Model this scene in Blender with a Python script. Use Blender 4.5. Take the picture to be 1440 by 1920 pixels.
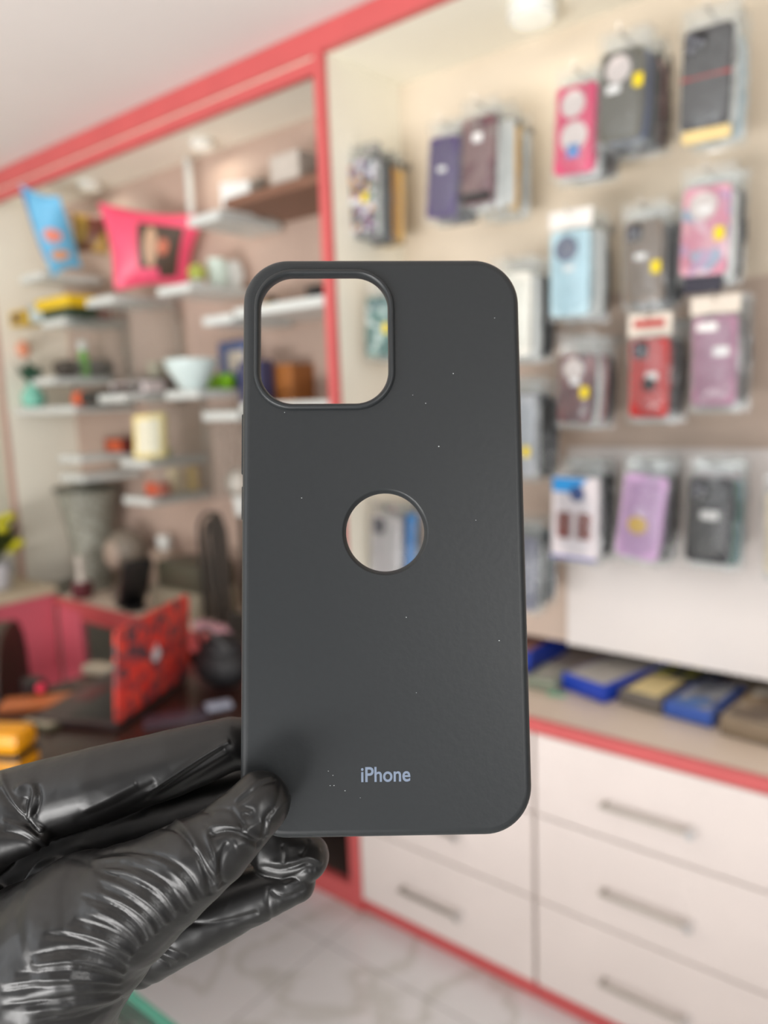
import bpy, bmesh, math, random
import numpy as np
from mathutils import Vector, Matrix, noise
from mathutils.geometry import tessellate_polygon
random.seed(7)
for o in list(bpy.data.objects): bpy.data.objects.remove(o)
SC = bpy.context.scene
COL = SC.collection
PI = math.pi

# ------------------------------------------------------------------ camera, world, lights
YAW, PITCH, ROLL, FPX = math.radians(38.93), math.radians(8.46), math.radians(-2.18), 1440.0
CAM = Vector((0, 0, 1.3))
FWD = Vector((-math.sin(YAW)*math.cos(PITCH), math.cos(YAW)*math.cos(PITCH), -math.sin(PITCH)))
_r = Vector((math.cos(YAW), math.sin(YAW), 0)); _u = _r.cross(FWD)
RGT = math.cos(ROLL)*_r + math.sin(ROLL)*_u
UPV = -math.sin(ROLL)*_r + math.cos(ROLL)*_u
cam_d = bpy.data.cameras.new('camera'); cam = bpy.data.objects.new('camera', cam_d); COL.objects.link(cam)
cam_d.sensor_fit = 'VERTICAL'; cam_d.sensor_height = 36.0; cam_d.lens = FPX/1920*36.0
cam.matrix_world = Matrix(((RGT.x, UPV.x, -FWD.x, CAM.x), (RGT.y, UPV.y, -FWD.y, CAM.y), (RGT.z, UPV.z, -FWD.z, CAM.z), (0, 0, 0, 1)))
cam_d.clip_start = 0.01; cam_d.clip_end = 50
cam_d.dof.use_dof = True; cam_d.dof.focus_distance = 0.219; cam_d.dof.aperture_fstop = 7.2
SC.camera = cam
SC.view_settings.view_transform = 'Standard'; SC.view_settings.look = 'None'
SC.view_settings.gamma = 1; SC.view_settings.use_curve_mapping = False
SC.view_settings.exposure = -0.38
SC.cycles.transparent_max_bounces = 32
w = bpy.data.worlds.new('world'); SC.world = w; w.use_nodes = True
w.node_tree.nodes['Background'].inputs[0].default_value = (0.93, 0.95, 1.0, 1)
w.node_tree.nodes['Background'].inputs[1].default_value = 0.6

def area_light(name, loc, target, sx, sy, power, color):
    l = bpy.data.lights.new(name, 'AREA'); l.shape = 'RECTANGLE'; l.size = sx; l.size_y = sy
    l.energy = power; l.color = color
    o = bpy.data.objects.new(name, l); COL.objects.link(o); o.location = loc
    o.rotation_euler = (Vector(target)-Vector(loc)).to_track_quat('-Z', 'Y').to_euler()
    return o
# key light: daylight through the open shop front, behind and to the right of the camera
area_light('shopfront_daylight', (2.5, -1.1, 1.75), (-0.9, 1.4, 1.0), .9, 1.0, 50, (1.0, 0.985, 0.96))
up_fill = area_light('ceiling_fill', (-.7, -1.9, .35), (-1.2, 0, 2.1), 2.6, .6, 74, (1.0, .985, .97))  # added fill lamp inside the room, aimed up to brighten the ceiling
up_fill.data.spread = math.radians(115)
area_light('glove_highlight_fill', (-1.2, -2.0, 1.7), (-1.2, 1.4, 1.1), 1.6, .9, 22, (0.92, 0.96, 1.0))  # added fill lamp without a real source, for broad highlights on the glove

def ray(x, y): return (x-720)/FPX*RGT - (y-960)/FPX*UPV + FWD
def on_y(x, y, Y): d = ray(x, y); return CAM + d*((Y-CAM.y)/d.y)
def on_z(x, y, Z): d = ray(x, y); return CAM + d*((Z-CAM.z)/d.z)
def on_x(x, y, X): d = ray(x, y); return CAM + d*((X-CAM.x)/d.x)
def at_d(x, y, d): return CAM + ray(x, y)*d

# ------------------------------------------------------------------ materials
def lin(c): return tuple(((v/255)/12.92 if v/255 <= .04045 else ((v/255+.055)/1.055)**2.4) for v in c)
MATS = {}
def mat(name, rgb, rough=.5, metal=0., var=.06, scale=30., bump=0., spec=.5, emit=None, estr=0., coat=0., sheen=0., aniso=None):
    if name in MATS: return MATS[name]
    m = bpy.data.materials.new(name); m.use_nodes = True; nt = m.node_tree; b = nt.nodes['Principled BSDF']
    c = lin(rgb)
    b.inputs['Roughness'].default_value = rough; b.inputs['Metallic'].default_value = metal
    b.inputs['Specular IOR Level'].default_value = spec
    b.inputs['Coat Weight'].default_value = coat; b.inputs['Sheen Weight'].default_value = sheen
    tc = nt.nodes.new('ShaderNodeTexCoord'); n = nt.nodes.new('ShaderNodeTexNoise'); n.inputs['Scale'].default_value = scale
    n.inputs['Detail'].default_value = 3
    nt.links.new(tc.outputs['Object'], n.inputs['Vector'])
    r = nt.nodes.new('ShaderNodeValToRGB')
    r.color_ramp.elements[0].position = .3; r.color_ramp.elements[1].position = .7
    r.color_ramp.elements[0].color = tuple(v*(1-var) for v in c)+(1,); r.color_ramp.elements[1].color = tuple(min(1, v*(1+var)) for v in c)+(1,)
    nt.links.new(n.outputs['Fac'], r.inputs['Fac']); nt.links.new(r.outputs['Color'], b.inputs['Base Color'])
    if bump:
        bp = nt.nodes.new('ShaderNodeBump'); bp.inputs['Strength'].default_value = bump; bp.inputs['Distance'].default_value = .001
        nt.links.new(n.outputs['Fac'], bp.inputs['Height']); nt.links.new(bp.outputs['Normal'], b.inputs['Normal'])
    if emit:
        b.inputs['Emission Color'].default_value = lin(emit)+(1,); b.inputs['Emission Strength'].default_value = estr
    MATS[name] = m; return m

def col(rgb, rough=.5, **k):            # a plain procedural colour, cached by value
    return mat('paint_%02x%02x%02x_%d' % (*rgb, int(rough*100)), rgb, rough, **k)

def clear_plastic(name, tint=(235, 238, 238), haze=.07, rough=.12):
    m = bpy.data.materials.new(name); m.use_nodes = True; nt = m.node_tree; nt.nodes.clear()
    out = nt.nodes.new('ShaderNodeOutputMaterial'); tr = nt.nodes.new('ShaderNodeBsdfTransparent'); gl = nt.nodes.new('ShaderNodeBsdfGlossy')
    df = nt.nodes.new('ShaderNodeBsdfDiffuse'); m1 = nt.nodes.new('ShaderNodeMixShader'); m2 = nt.nodes.new('ShaderNodeMixShader')
    fr = nt.nodes.new('ShaderNodeFresnel'); fr.inputs['IOR'].default_value = 1.45
    n = nt.nodes.new('ShaderNodeTexNoise'); n.inputs['Scale'].default_value = 60; bp = nt.nodes.new('ShaderNodeBump'); bp.inputs['Strength'].default_value = .4
    bp.inputs['Distance'].default_value = .004
    tc = nt.nodes.new('ShaderNodeTexCoord'); nt.links.new(tc.outputs['Object'], n.inputs['Vector']); nt.links.new(n.outputs['Fac'], bp.inputs['Height'])
    nt.links.new(bp.outputs['Normal'], gl.inputs['Normal']); nt.links.new(bp.outputs['Normal'], fr.inputs['Normal'])
    c = lin(tint)+(1,); tr.inputs[0].default_value = (.97, .98, .98, 1); df.inputs[0].default_value = c; gl.inputs['Roughness'].default_value = rough
    m1.inputs[0].default_value = haze
    nt.links.new(tr.outputs[0], m1.inputs[1]); nt.links.new(df.outputs[0], m1.inputs[2])
    nt.links.new(fr.outputs[0], m2.inputs[0]); nt.links.new(m1.outputs[0], m2.inputs[1]); nt.links.new(gl.outputs[0], m2.inputs[2])
    nt.links.new(m2.outputs[0], out.inputs[0]); return m

def spotted(name, base, spots, scale=14., rough=.5, kind='VORONOI'):
    """a printed pattern: voronoi cells or blotchy noise coloured by a stepped ramp"""
    m = bpy.data.materials.new(name); m.use_nodes = True; nt = m.node_tree; b = nt.nodes['Principled BSDF']
    b.inputs['Roughness'].default_value = rough
    tc = nt.nodes.new('ShaderNodeTexCoord')
    if kind == 'VORONOI':
        n = nt.nodes.new('ShaderNodeTexVoronoi'); n.inputs['Scale'].default_value = scale
        sp = nt.nodes.new('ShaderNodeSeparateColor'); nt.links.new(n.outputs['Color'], sp.inputs[0]); src = sp.outputs[0]
    else:
        n = nt.nodes.new('ShaderNodeTexNoise'); n.inputs['Scale'].default_value = scale; n.inputs['Detail'].default_value = 1.5; src = n.outputs['Fac']
    nt.links.new(tc.outputs['Object'], n.inputs['Vector'])
    r = nt.nodes.new('ShaderNodeValToRGB'); r.color_ramp.interpolation = 'CONSTANT' if kind == 'VORONOI' else 'LINEAR'
    cols = [base]+spots; lo, hi = (0, 1) if kind == 'VORONOI' else (.34, .66)
    while len(r.color_ramp.elements) < len(cols): r.color_ramp.elements.new(.5)
    for i, c in enumerate(cols):
        r.color_ramp.elements[i].position = lo+(hi-lo)*i/len(cols); 
    for i, c in enumerate(cols): r.color_ramp.elements[i].color = lin(c)+(1,)
    nt.links.new(src, r.inputs['Fac']); nt.links.new(r.outputs['Color'], b.inputs['Base Color'])
    return m

def marble():
    m = bpy.data.materials.new('white_marble_tile'); m.use_nodes = True; nt = m.node_tree; b = nt.nodes['Principled BSDF']
    b.inputs['Roughness'].default_value = .22
    tc = nt.nodes.new('ShaderNodeTexCoord'); n = nt.nodes.new('ShaderNodeTexNoise'); n.inputs['Scale'].default_value = 1.7; n.inputs['Detail'].default_value = 5
    n.inputs['Distortion'].default_value = 1.4
    nt.links.new(tc.outputs['Object'], n.inputs['Vector'])
    r = nt.nodes.new('ShaderNodeValToRGB'); e = r.color_ramp.elements
    e[0].position = .0; e[0].color = lin((222, 222, 223))+(1,); e[1].position = 1; e[1].color = lin((214, 215, 216))+(1,)
    for p, c in ((.46, (224, 224, 225)), (.5, (202, 202, 198)), (.54, (222, 222, 223))):
        k = e.new(p); k.color = lin(c)+(1,)
    nt.links.new(n.outputs['Fac'], r.inputs['Fac'])
    br = nt.nodes.new('ShaderNodeTexBrick'); br.offset = 0; br.inputs['Scale'].default_value = 1; br.inputs['Brick Width'].default_value = .6; br.inputs['Row Height'].default_value = .6
    br.inputs['Mortar Size'].default_value = .002; br.inputs['Color1'].default_value = (1, 1, 1, 1); br.inputs['Color2'].default_value = (1, 1, 1, 1); br.inputs['Mortar'].default_value = (.6, .6, .6, 1)
    nt.links.new(tc.outputs['Object'], br.inputs['Vector'])
    mx = nt.nodes.new('ShaderNodeMix'); mx.data_type = 'RGBA'; mx.blend_type = 'MULTIPLY'; mx.inputs[0].default_value = 1
    nt.links.new(r.outputs['Color'], mx.inputs[6]); nt.links.new(br.outputs['Color'], mx.inputs[7]); nt.links.new(mx.outputs[2], b.inputs['Base Color'])
    return m

M_RED = mat('red_laminate', (197, 88, 88), .42, var=.05, scale=8)
M_CREAM = mat('cream_laminate', (244, 240, 225), .5, var=.02, scale=6)
M_BACK = mat('mauve_beige_backboard', (184, 160, 146), .6, var=.05, scale=5)
M_BOARD = mat('white_foam_board', (220, 213, 209), .55, var=.02, scale=5)
M_DRAWER = mat('white_laminate_drawer', (220, 209, 204), .42, var=.025, scale=7)
M_TOP = mat('beige_worktop', (222, 205, 188), .4, var=.04, scale=12)
M_WALL = mat('cream_wall_paint', (226, 222, 206), .7, var=.03, scale=4)
M_CEIL = mat('ceiling_plaster', (226, 221, 217), .8, var=.02, scale=2)
M_PINK = mat('pink_laminate', (206, 98, 112), .42, var=.05, scale=8)
M_STEEL = mat('brushed_steel', (172, 166, 158), .32, metal=1, var=.05, scale=80)
M_CHROME = mat('polished_chrome', (225, 225, 225), .12, metal=1, var=.02, scale=40)
M_GREY_DARK = mat('dark_void', (74, 62, 58), .6)
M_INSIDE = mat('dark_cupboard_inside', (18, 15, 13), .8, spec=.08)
M_GLASSEDGE = mat('frosted_shelf_acrylic', (204, 208, 205), .22, var=.02, scale=10)
M_BLACK = mat('black_plastic', (26, 26, 27), .4)
M_WHITE = mat('white_ceramic', (232, 234, 230), .25, var=.01)
M_BAG = clear_plastic('clear_bag_film')
M_GLASS = clear_plastic('display_glass', (210, 225, 218), .06, .03)

# ------------------------------------------------------------------ mesh helpers
class MB:
    def __init__(s): s.bm = bmesh.new()
    def box(s, x0, x1, y0, y1, z0, z1, bev=0., mtx=None):
        r = bmesh.ops.create_cube(s.bm, size=1); vs = r['verts']
        for v in vs: v.co = Vector(((x0+x1)/2+v.co.x*(x1-x0), (y0+y1)/2+v.co.y*(y1-y0), (z0+z1)/2+v.co.z*(z1-z0)))
        if bev:
            es = list({e for v in vs for e in v.link_edges})
            b = bmesh.ops.bevel(s.bm, geom=es, offset=bev, segments=2, affect='EDGES', profile=.6)
            vs = list({v for f in b['faces'] for v in f.verts} | {v for v in vs if v.is_valid})
        if mtx is not None: bmesh.ops.transform(s.bm, matrix=mtx, verts=[v for v in vs if v.is_valid])
        return s
    def rings(s, rings, cap0=True, cap1=True, closed=True):
        R = [[s.bm.verts.new(p) for p in ring] for ring in rings]; n = len(R[0])
        for a, b in zip(R[:-1], R[1:]):
            for i in range(n if closed else n-1):
                j = (i+1) % n
                s.bm.faces.new((a[i], a[j], b[j], b[i]))
        if cap0: s.bm.faces.new(R[0][::-1])
        if cap1: s.bm.faces.new(R[-1])
        return s
    def tube(s, pts, r, n=10, caps=True):
        pts = [Vector(p) for p in pts]; rr = r if isinstance(r, (list, tuple)) else [r]*len(pts); out = []; prev = None
        for i, p in enumerate(pts):
            t = (pts[min(i+1, len(pts)-1)]-pts[max(i-1, 0)]).normalized()
            if prev is None: a = t.orthogonal().normalized()
            else: a = (prev - t*prev.dot(t)).normalized()
            prev = a; b = t.cross(a)
            out.append([p+(a*math.cos(2*PI*k/n)+b*math.sin(2*PI*k/n))*rr[i] for k in range(n)])
        return s.rings(out, caps, caps)
    def lathe(s, prof, n=24, origin=(0, 0, 0), axis='Z'):
        ox, oy, oz = origin; out = []
        for r, h in prof:
            ring = []
            for k in range(n):
                a = 2*PI*k/n; c, d = r*math.cos(a), r*math.sin(a)
                ring.append(Vector((ox+c, oy+d, oz+h)) if axis == 'Z' else Vector((ox+c, oy+h, oz-d)) if axis == 'Y' else Vector((ox+h, oy+c, oz+d)))
            out.append(ring)
        return s.rings(out)
    def ellipsoid(s, c, rx, ry, rz, seg=20, ring=12, mtx=None):
        r = bmesh.ops.create_uvsphere(s.bm, u_segments=seg, v_segments=ring, radius=1)
        for v in r['verts']: v.co = Vector((v.co.x*rx, v.co.y*ry, v.co.z*rz))
        if mtx is not None: bmesh.ops.transform(s.bm, matrix=mtx, verts=r['verts'])
        bmesh.ops.translate(s.bm, vec=Vector(c), verts=r['verts'])
        return s
    def slab_rr(s, w, h, r, y0, y1, cx=0, cz=0, ch=.0015, n=6):
        """rounded-rectangle slab in the XZ plane from y0 (front) to y1 (rear) with a softened front edge"""
        def ring(ins, y): return [Vector((cx+x, y, cz+z)) for x, z in rrect(w-2*ins, h-2*ins, max(r-ins, .0005), n)]
        sg = 1 if y1 > y0 else -1
        return s.rings([ring(ch, y0), ring(ch*.3, y0+sg*ch*.3), ring(0, y0+sg*ch), ring(0, y1)])
    def poly(s, pts, y0, y1):
        """polygon in XZ extruded along Y"""
        return s.rings([[Vector((x, y0, z)) for x, z in pts], [Vector((x, y1, z)) for x, z in pts]])
    def mesh(s, name, smooth=False):
        bmesh.ops.recalc_face_normals(s.bm, faces=s.bm.faces)
        me = bpy.data.meshes.new(name); s.bm.to_mesh(me); s.bm.free()
        if smooth:
            for p in me.polygons: p.use_smooth = True
            me.set_sharp_from_angle(angle=math.radians(35))
        return me
def rrect(w, h, r, n=6):
    r = min(r, w/2-1e-6, h/2-1e-6); out = []
    for cx, cz, a0 in ((w/2-r, h/2-r, 0), (-w/2+r, h/2-r, 90), (-w/2+r, -h/2+r, 180), (w/2-r, -h/2+r, 270)):
        for k in range(n+1):
            a = math.radians(a0+90*k/n); out.append((cx+r*math.cos(a), cz+r*math.sin(a)))
    return out

def link(name, me, m, parent=None, loc=(0, 0, 0), rot=(0, 0, 0)):
    o = bpy.data.objects.new(name, me); COL.objects.link(o); o.location = loc; o.rotation_euler = rot
    if m is not None: me.materials.append(m)
    if parent: o.parent = parent
    return o
def part(name, mb, m, parent, smooth=True, label=None, loc=(0, 0, 0), rot=(0, 0, 0)):
    o = link(name, mb.mesh(name, smooth), m, parent, loc, rot)
    if label: o['label'] = label
    return o
def thing(name, label, cat, loc=(0, 0, 0), rot=(0, 0, 0), group=None):
    o = bpy.data.objects.new(name, None); o.empty_display_size = .05; COL.objects.link(o); o.location = loc; o.rotation_euler = rot
    o['label'] = label; o['category'] = cat
    if group: o['group'] = group
    return o
def solo(name, mb, m, label, cat, loc=(0, 0, 0), rot=(0, 0, 0), group=None, smooth=True):
    o = link(name, mb.mesh(name, smooth), m, None, loc, rot); o['label'] = label; o['category'] = cat
    if group: o['group'] = group
    return o
def struct(name, mb, m, smooth=False):
    o = link(name, mb.mesh(name, smooth), m); o['kind'] = 'structure'; return o

# ------------------------------------------------------------------ room shell
YF, YB = 1.346, 1.62          # front plane and back plane of the wall unit
XL, XP = -2.85, -1.222        # left end panel, the red dividing post
ZC, ZT = .64, 2.055           # worktop, underside of the top fascia
XR = 1.2
struct('floor', MB().box(-3.3, 3.2, -2.6, 2.05, -.05, 0), marble())
struct('ceiling', MB().box(-3.3, 3.2, -2.3, 2.05, 2.11, 2.16), M_CEIL)
struct('wall_back', MB().box(-3.3, 3.2, 1.92, 2.02, 0, 2.11), M_WALL)
struct('wall_front_blocker', MB().box(-3.3, .7, -2.75, -2.65, 0, 2.11), mat('taupe_wall_paint', (92, 84, 78), .8, scale=4))  # unseen wall, added and kept dark to cut fill from behind the camera
struct('wall_left', MB().box(-3.1, -3.0, -2.6, 1.92, 0, 2.11), M_WALL)

# ------------------------------------------------------------------ wall unit (upper display cabinet)
unit = thing('display_cabinet', 'tall built-in cream wall display unit with red frame, open recesses above the worktop', 'cabinet', (XP, YF, 0))
def up(name, mb, m, label=None, smooth=False):
    me = mb.mesh(name, smooth); me.transform(Matrix.Translation((-XP, -YF, 0)))
    o = link(name, me, m, unit)
    if label: o['label'] = label
    return o
up('back_panel', MB().box(XL, XP, YB, YB+.03, ZC, 2.10), M_BACK, 'mauve beige back of the left bay')
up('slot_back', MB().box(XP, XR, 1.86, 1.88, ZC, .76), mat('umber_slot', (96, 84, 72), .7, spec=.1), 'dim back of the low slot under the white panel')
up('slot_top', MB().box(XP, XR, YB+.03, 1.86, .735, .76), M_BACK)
up('back_panel', MB().box(XP, XR, YB, YB+.03, .715, 1.50), mat('mauve_back_shade', (192, 172, 157), .6, var=.04, scale=5), 'mauve lower back of the right bay, shade set into its tone')  # mauve wall tone below the seam stands in for the fade into shade
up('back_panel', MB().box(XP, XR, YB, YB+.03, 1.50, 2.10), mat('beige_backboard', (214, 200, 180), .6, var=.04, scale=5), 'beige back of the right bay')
up('fascia', MB().box(-3.0, XR, YF-.004, YF+.02, ZT, 2.109, .002), M_RED, 'red top fascia')
up('sliding_track', MB().box(-3.0, XP, YF+.006, YF+.02, 2.045, ZT), M_TOP)
up('top_rail', MB().box(-3.0, XP, YF-.001, YF+.02, 2.016, 2.046, .002), M_RED, 'second red rail over the left bay')
up('top_panel', MB().box(XL, XR, YF+.02, YB, ZT, 2.09), M_CREAM)
up('divider_panel', MB().box(XP+.001, XP+.012, YF+.012, YB, ZC, ZT), M_CREAM)
up('divider_panel', MB().box(XP-.010, XP+.001, YF+.012, YB, ZC, ZT), M_BACK, 'inner face toward the left bay')
up('post', MB().box(XP-.014, XP+.012, YF-.006, YF+.012, ZC+.001, ZT, .002), M_RED)
up('end_panel', MB().box(XL-.012, XL, YF+.012, YB, ZC, ZT), M_CREAM)
up('post', MB().box(XL-.02, XL+.0, YF-.006, YF+.012, ZC, 2.016, .002), mat('faded_pink_edging', (196, 160, 146), .5), 'faded edging strip')
white_board = solo('white_board', MB().box(on_y(1062, 830, 1.605).x, XR, 0, .006, 0, .46), M_BOARD, 'plain white panel standing in the right recess behind the lowest row of cases', 'panel', (0, 1.606, .715), smooth=False)

# worktop and base cabinets
top = thing('worktop', 'long beige worktop with a red front edge running the length of the wall unit', 'worktop', (XP, YF, .6))
def tp(name, mb, m):
    me = mb.mesh(name); me.transform(Matrix.Translation((-XP, -YF, -.6))); return link(name, me, m, top)
tp('top_panel', MB().box(-2.62, XR, YF+.0, 1.88, .612, ZC), M_TOP)
tp('front_edge', MB().box(-2.62, XR, YF-.014, YF, .614, ZC+.002, .002), M_RED)

def handle(parent, cx, cz, w=.172):
    h = part('handle', MB().tube([(cx-w/2, -.034, cz), (cx+w/2, -.034, cz)], .0048, 12), M_STEEL, parent)
    part('handle_post', MB().tube([(cx-w/2+.004, -.034, cz), (cx-w/2+.004, -.0145, cz)], .004, 10), M_STEEL, h)
    part('handle_post', MB().tube([(cx+w/2-.004, -.041, cz), (cx+w/2-.004, -.0145, cz)], .0085, 14), M_CHROME, h)
rows = [(.046, .242, .132), (.246, .435, .328), (.439, .612, .511)]
def drawer_unit(x0, x1, hx, label):
    t = thing('drawer_cabinet', label, 'drawers', ((x0+x1)/2, YF, 0), group=None)
    c = (x0+x1)/2
    part('carcass', MB().box(x0-c, x1-c, .004, YB-YF, .04, .611), M_TOP, t, False)
    part('plinth', MB().box(x0-c, x1-c, -.004, .02, .001, .040, .0015), M_RED, t, False)
    for z0, z1, hz in rows:
        d = part('drawer', MB().box(x0-c+.003, x1-c-.003, -.0145, .0035, z0, z1, .0015), M_DRAWER, t, False)
        handle(d, hx-c, hz)
drawer_unit(-1.195, -.708, -.974, 'white three-drawer base unit beside the red post, half hidden by the held case')
drawer_unit(-.706, -.236, -.47, 'white three-drawer base unit with three long steel handles, below the blue boxes')
drawer_unit(-.234, .236, 0, 'white three-drawer base unit at the right edge of the picture')

low = thing('base_cabinet', 'open-fronted red framed base cabinet left of the white drawers', 'cabinet', (XP, YF, 0))
def lp(name, mb, m):
    me = mb.mesh(name); me.transform(Matrix.Translation((-XP, -YF, 0))); return link(name, me, m, low)
lp('post', MB().box(XP-.014, XP+.025, YF-.012, YF+.02, .001, .611, .002), M_RED)
lp('bottom_rail', MB().box(-2.45, XP-.014, YF-.010, YF+.012, .001, .062, .002), M_RED)
lp('top_rail', MB().box(-2.60, XP-.014, YF-.004, YF+.012, .575, .611, .002), M_RED)
lp('side_panel', MB().box(-2.60, -2.45, YF-.008, YF+.012, .001, .611, .002), M_PINK)
lp('bottom_panel', MB().box(-2.45, XP-.014, YF+.012, YB, .05, .062), M_GREY_DARK)
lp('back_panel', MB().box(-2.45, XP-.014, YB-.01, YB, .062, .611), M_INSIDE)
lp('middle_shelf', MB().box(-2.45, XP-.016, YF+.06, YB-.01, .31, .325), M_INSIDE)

# pink return counter coming forward at the far left
ret = thing('return_counter', 'pink fronted counter coming forward from the left end of the worktop', 'counter', (-2.8, .9, 0))
part('side_panel', MB().box(.18, .2, -.9, .43, 0.001, .655, .002), M_PINK, ret, False)
part('top', MB().box(-.19, .205, -.9, .445, .656, .682, .003), mat('pale_worktop', (200, 186, 160), .4), ret, False)
part('carcass', MB().box(-.19, .18, -.9, .43, .001, .655), M_GREY_DARK, ret, False)

# ceiling puck lights in the unit
def puck(x, y, r, label, power, z=ZT, h=.02, em=.35):
    t = thing('puck_light', label, 'light', (x, y, z-h), group='puck lights under the top panel')
    part('housing', MB().lathe([(r*.92, 0), (r, .003), (r, h-.003), (r*.96, h)], 32), mat('white_lamp_body', (232, 232, 226), .4), t)
    part('diffuser', MB().lathe([(r*.86, 0), (r*.86, -.0015), (r*.7, -.003)], 32), mat('lamp_diffuser_%d' % int(em*100), (240, 240, 232), .3, emit=(255, 250, 228), estr=em), t)
    if power:
        l = bpy.data.lights.new('puck_bulb', 'AREA'); l.shape = 'DISK'; l.size = r*1.5; l.energy = power; l.color = (1, .95, .80)
        o = bpy.data.objects.new('puck_bulb', l); COL.objects.link(o); o.parent = t; o.location = (0, 0, -.006)
    return t
puck(-.77, 1.475, .048, 'large round white puck light above the rows of cases', .35, h=.034)
puck(-1.86, 1.53, .034, 'small round white light above the pink cushion, right one of the left bay', .35)
puck(-2.46, 1.53, .038, 'small round white light near the blue cushion, left one of the left bay', .25)

# ------------------------------------------------------------------ glass shelves of the left bay
def glass_shelf(x0, x1, z, label, y0=1.375, y1=1.60, th=.024):
    return solo('display_shelf', MB().box(0, x1-x0, 0, y1-y0, 0, th, .002), M_GLASSEDGE, label, 'shelf', (x0, y0, z-th), group='staggered shelves in the left bay', smooth=False)
SH = dict(
 A1=(-2.83, -2.545, 1.762, 'pale shelf under the blue cushion'),
 A2=(-2.83, -2.43, 1.602, 'pale shelf under the yellow boxes at far left'),
 A3=(-2.72, -2.535, 1.412, 'pale shelf under the green bottle'),
 A4=(-2.83, -2.42, 1.312, 'pale shelf under the teal vase and orange torch'),
 A5=(-2.66, -2.405, 1.145, 'upper of the two pale shelves left of the cream photo frame'),
 A6=(-2.66, -2.405, 1.079, 'lower of the two pale shelves left of the cream photo frame'),
 B1=(-2.42, -2.14, 1.642, 'pale shelf under the pink cushion'),
 B2=(-2.42, -2.12, 1.342, 'pale shelf under the white bowl, left of the lime cups'),
 B3=(-2.33, -2.03, 1.138, 'pale shelf under the cream photo frame'),
 B4=(-2.18, -2.03, 1.020, 'small pale shelf under the hanging cream mugs'),
 C1=(-2.11, -1.765, 1.634, 'pale shelf under the two white mugs'),
 C2=(-2.02, -1.765, 1.342, 'pale shelf under the lime green cups'),
 D1=(-1.755, -1.625, 1.800, 'pale shelf with the two white boxes, topmost beside the red post'),
 D2=(-1.72, -1.60, 1.535, 'short pale shelf just left of the camera opening, under the yellow cap'),
 D3=(-1.755, -1.60, 1.279, 'short pale shelf at the left edge of the held case below the lime cups'),
 E1=(-1.60, -1.24, 1.82, 'dark-looking shelf beside the red post under the pale grey box'),
 E2=(-1.59, -1.24, 1.545, 'shelf seen through the camera opening under the small black camera'),
 E3=(-1.59, -1.24, 1.30, 'shelf seen through the camera opening under the wooden box'),
)
for k, (x0, x1, z, lab) in SH.items():
    if k[0] != 'E' and k != 'A4': x0 = max(x0, x1-.15); SH[k] = (x0, x1, z, lab)
    o = glass_shelf(x0, x1, z, lab)
    if k == 'E1': o.data.materials.clear(); o.data.materials.append(mat('shade_brown_shelf', (120, 84, 66), .5))  # brown stands in for the shadow under this shelf
for x, z0, z1, lab in ((-2.425, 1.3, 1.65, 'clear upright glass divider between yellow boxes and cream frame'), (-2.025, 1.0, 1.34, 'clear upright glass divider right of the cream photo frame'), (-2.115, 1.35, 1.625, 'clear upright glass divider below the pink cushion'), (-1.762, 1.03, 1.30, 'clear upright glass divider below the lime green cups')):
    solo('glass_divider', MB().box(0, .006, 0, .20, 0, z1-z0, .001), M_GLASS, lab, 'glass', (x, 1.39, z0), group='glass dividers in the left bay', smooth=False)
solo('divider_post', MB().box(-.008, .008, 0, .016, 0, .18, .002), M_GLASSEDGE, 'short pale upright post above the pink cushion', 'post', (-1.98, 1.56, 1.86), smooth=False)

# ------------------------------------------------------------------ packaged phone cases on hooks
M_DOT = mat('yellow_sticker', (232, 206, 20), .5)
M_LABEL = mat('white_sticker', (240, 238, 236), .5)
M_LENSGREY = mat('camera_module_grey', (120, 122, 130), .35)
def bag_mb(w, h, d, top=.034, side=.007, bot=.012, seed=0):
    mb = MB(); nx, nz = 7, 12; x0, x1, z0, z1 = -w/2-side, w/2+side, -bot, h+top
    rnd = random.Random(seed)
    def sheet(sgn):
        g = []
        for j in range(nz+1):
            row = []
            for i in range(nx+1):
                u, v = i/nx, j/nz; b = (math.sin(PI*u)**.35)*(min(1, math.sin(PI*min(1, v*1.12))**.4) if v*1.12 < 1 else 0)
                y = d/2 + sgn*(b*(d/2+.003) + .0006) + (rnd.uniform(-.0012, .0012) if 0 < i < nx else 0)
                row.append(mb.bm.verts.new((x0+(x1-x0)*u + (rnd.uniform(-.001, .001)), y, z0+(z1-z0)*v)))
            g.append(row)
        for j in range(nz):
            for i in range(nx):
                q = (g[j][i], g[j][i+1], g[j+1][i+1], g[j+1][i]); mb.bm.faces.new(q if sgn < 0 else q[::-1])
        return g
    a = sheet(-1); b = sheet(1)
    for j in range(nz):
        mb.bm.faces.new((a[j][0], a[j+1][0], b[j+1][0], b[j][0])); mb.bm.faces.new((a[j][nx], b[j][nx], b[j+1][nx], a[j+1][nx]))
    for i in range(nx):
        mb.bm.faces.new((a[0][i], b[0][i], b[0][i+1], a[0][i+1])); mb.bm.faces.new((a[nz][i], a[nz][i+1], b[nz][i+1], b[nz][i]))
    return mb
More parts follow.
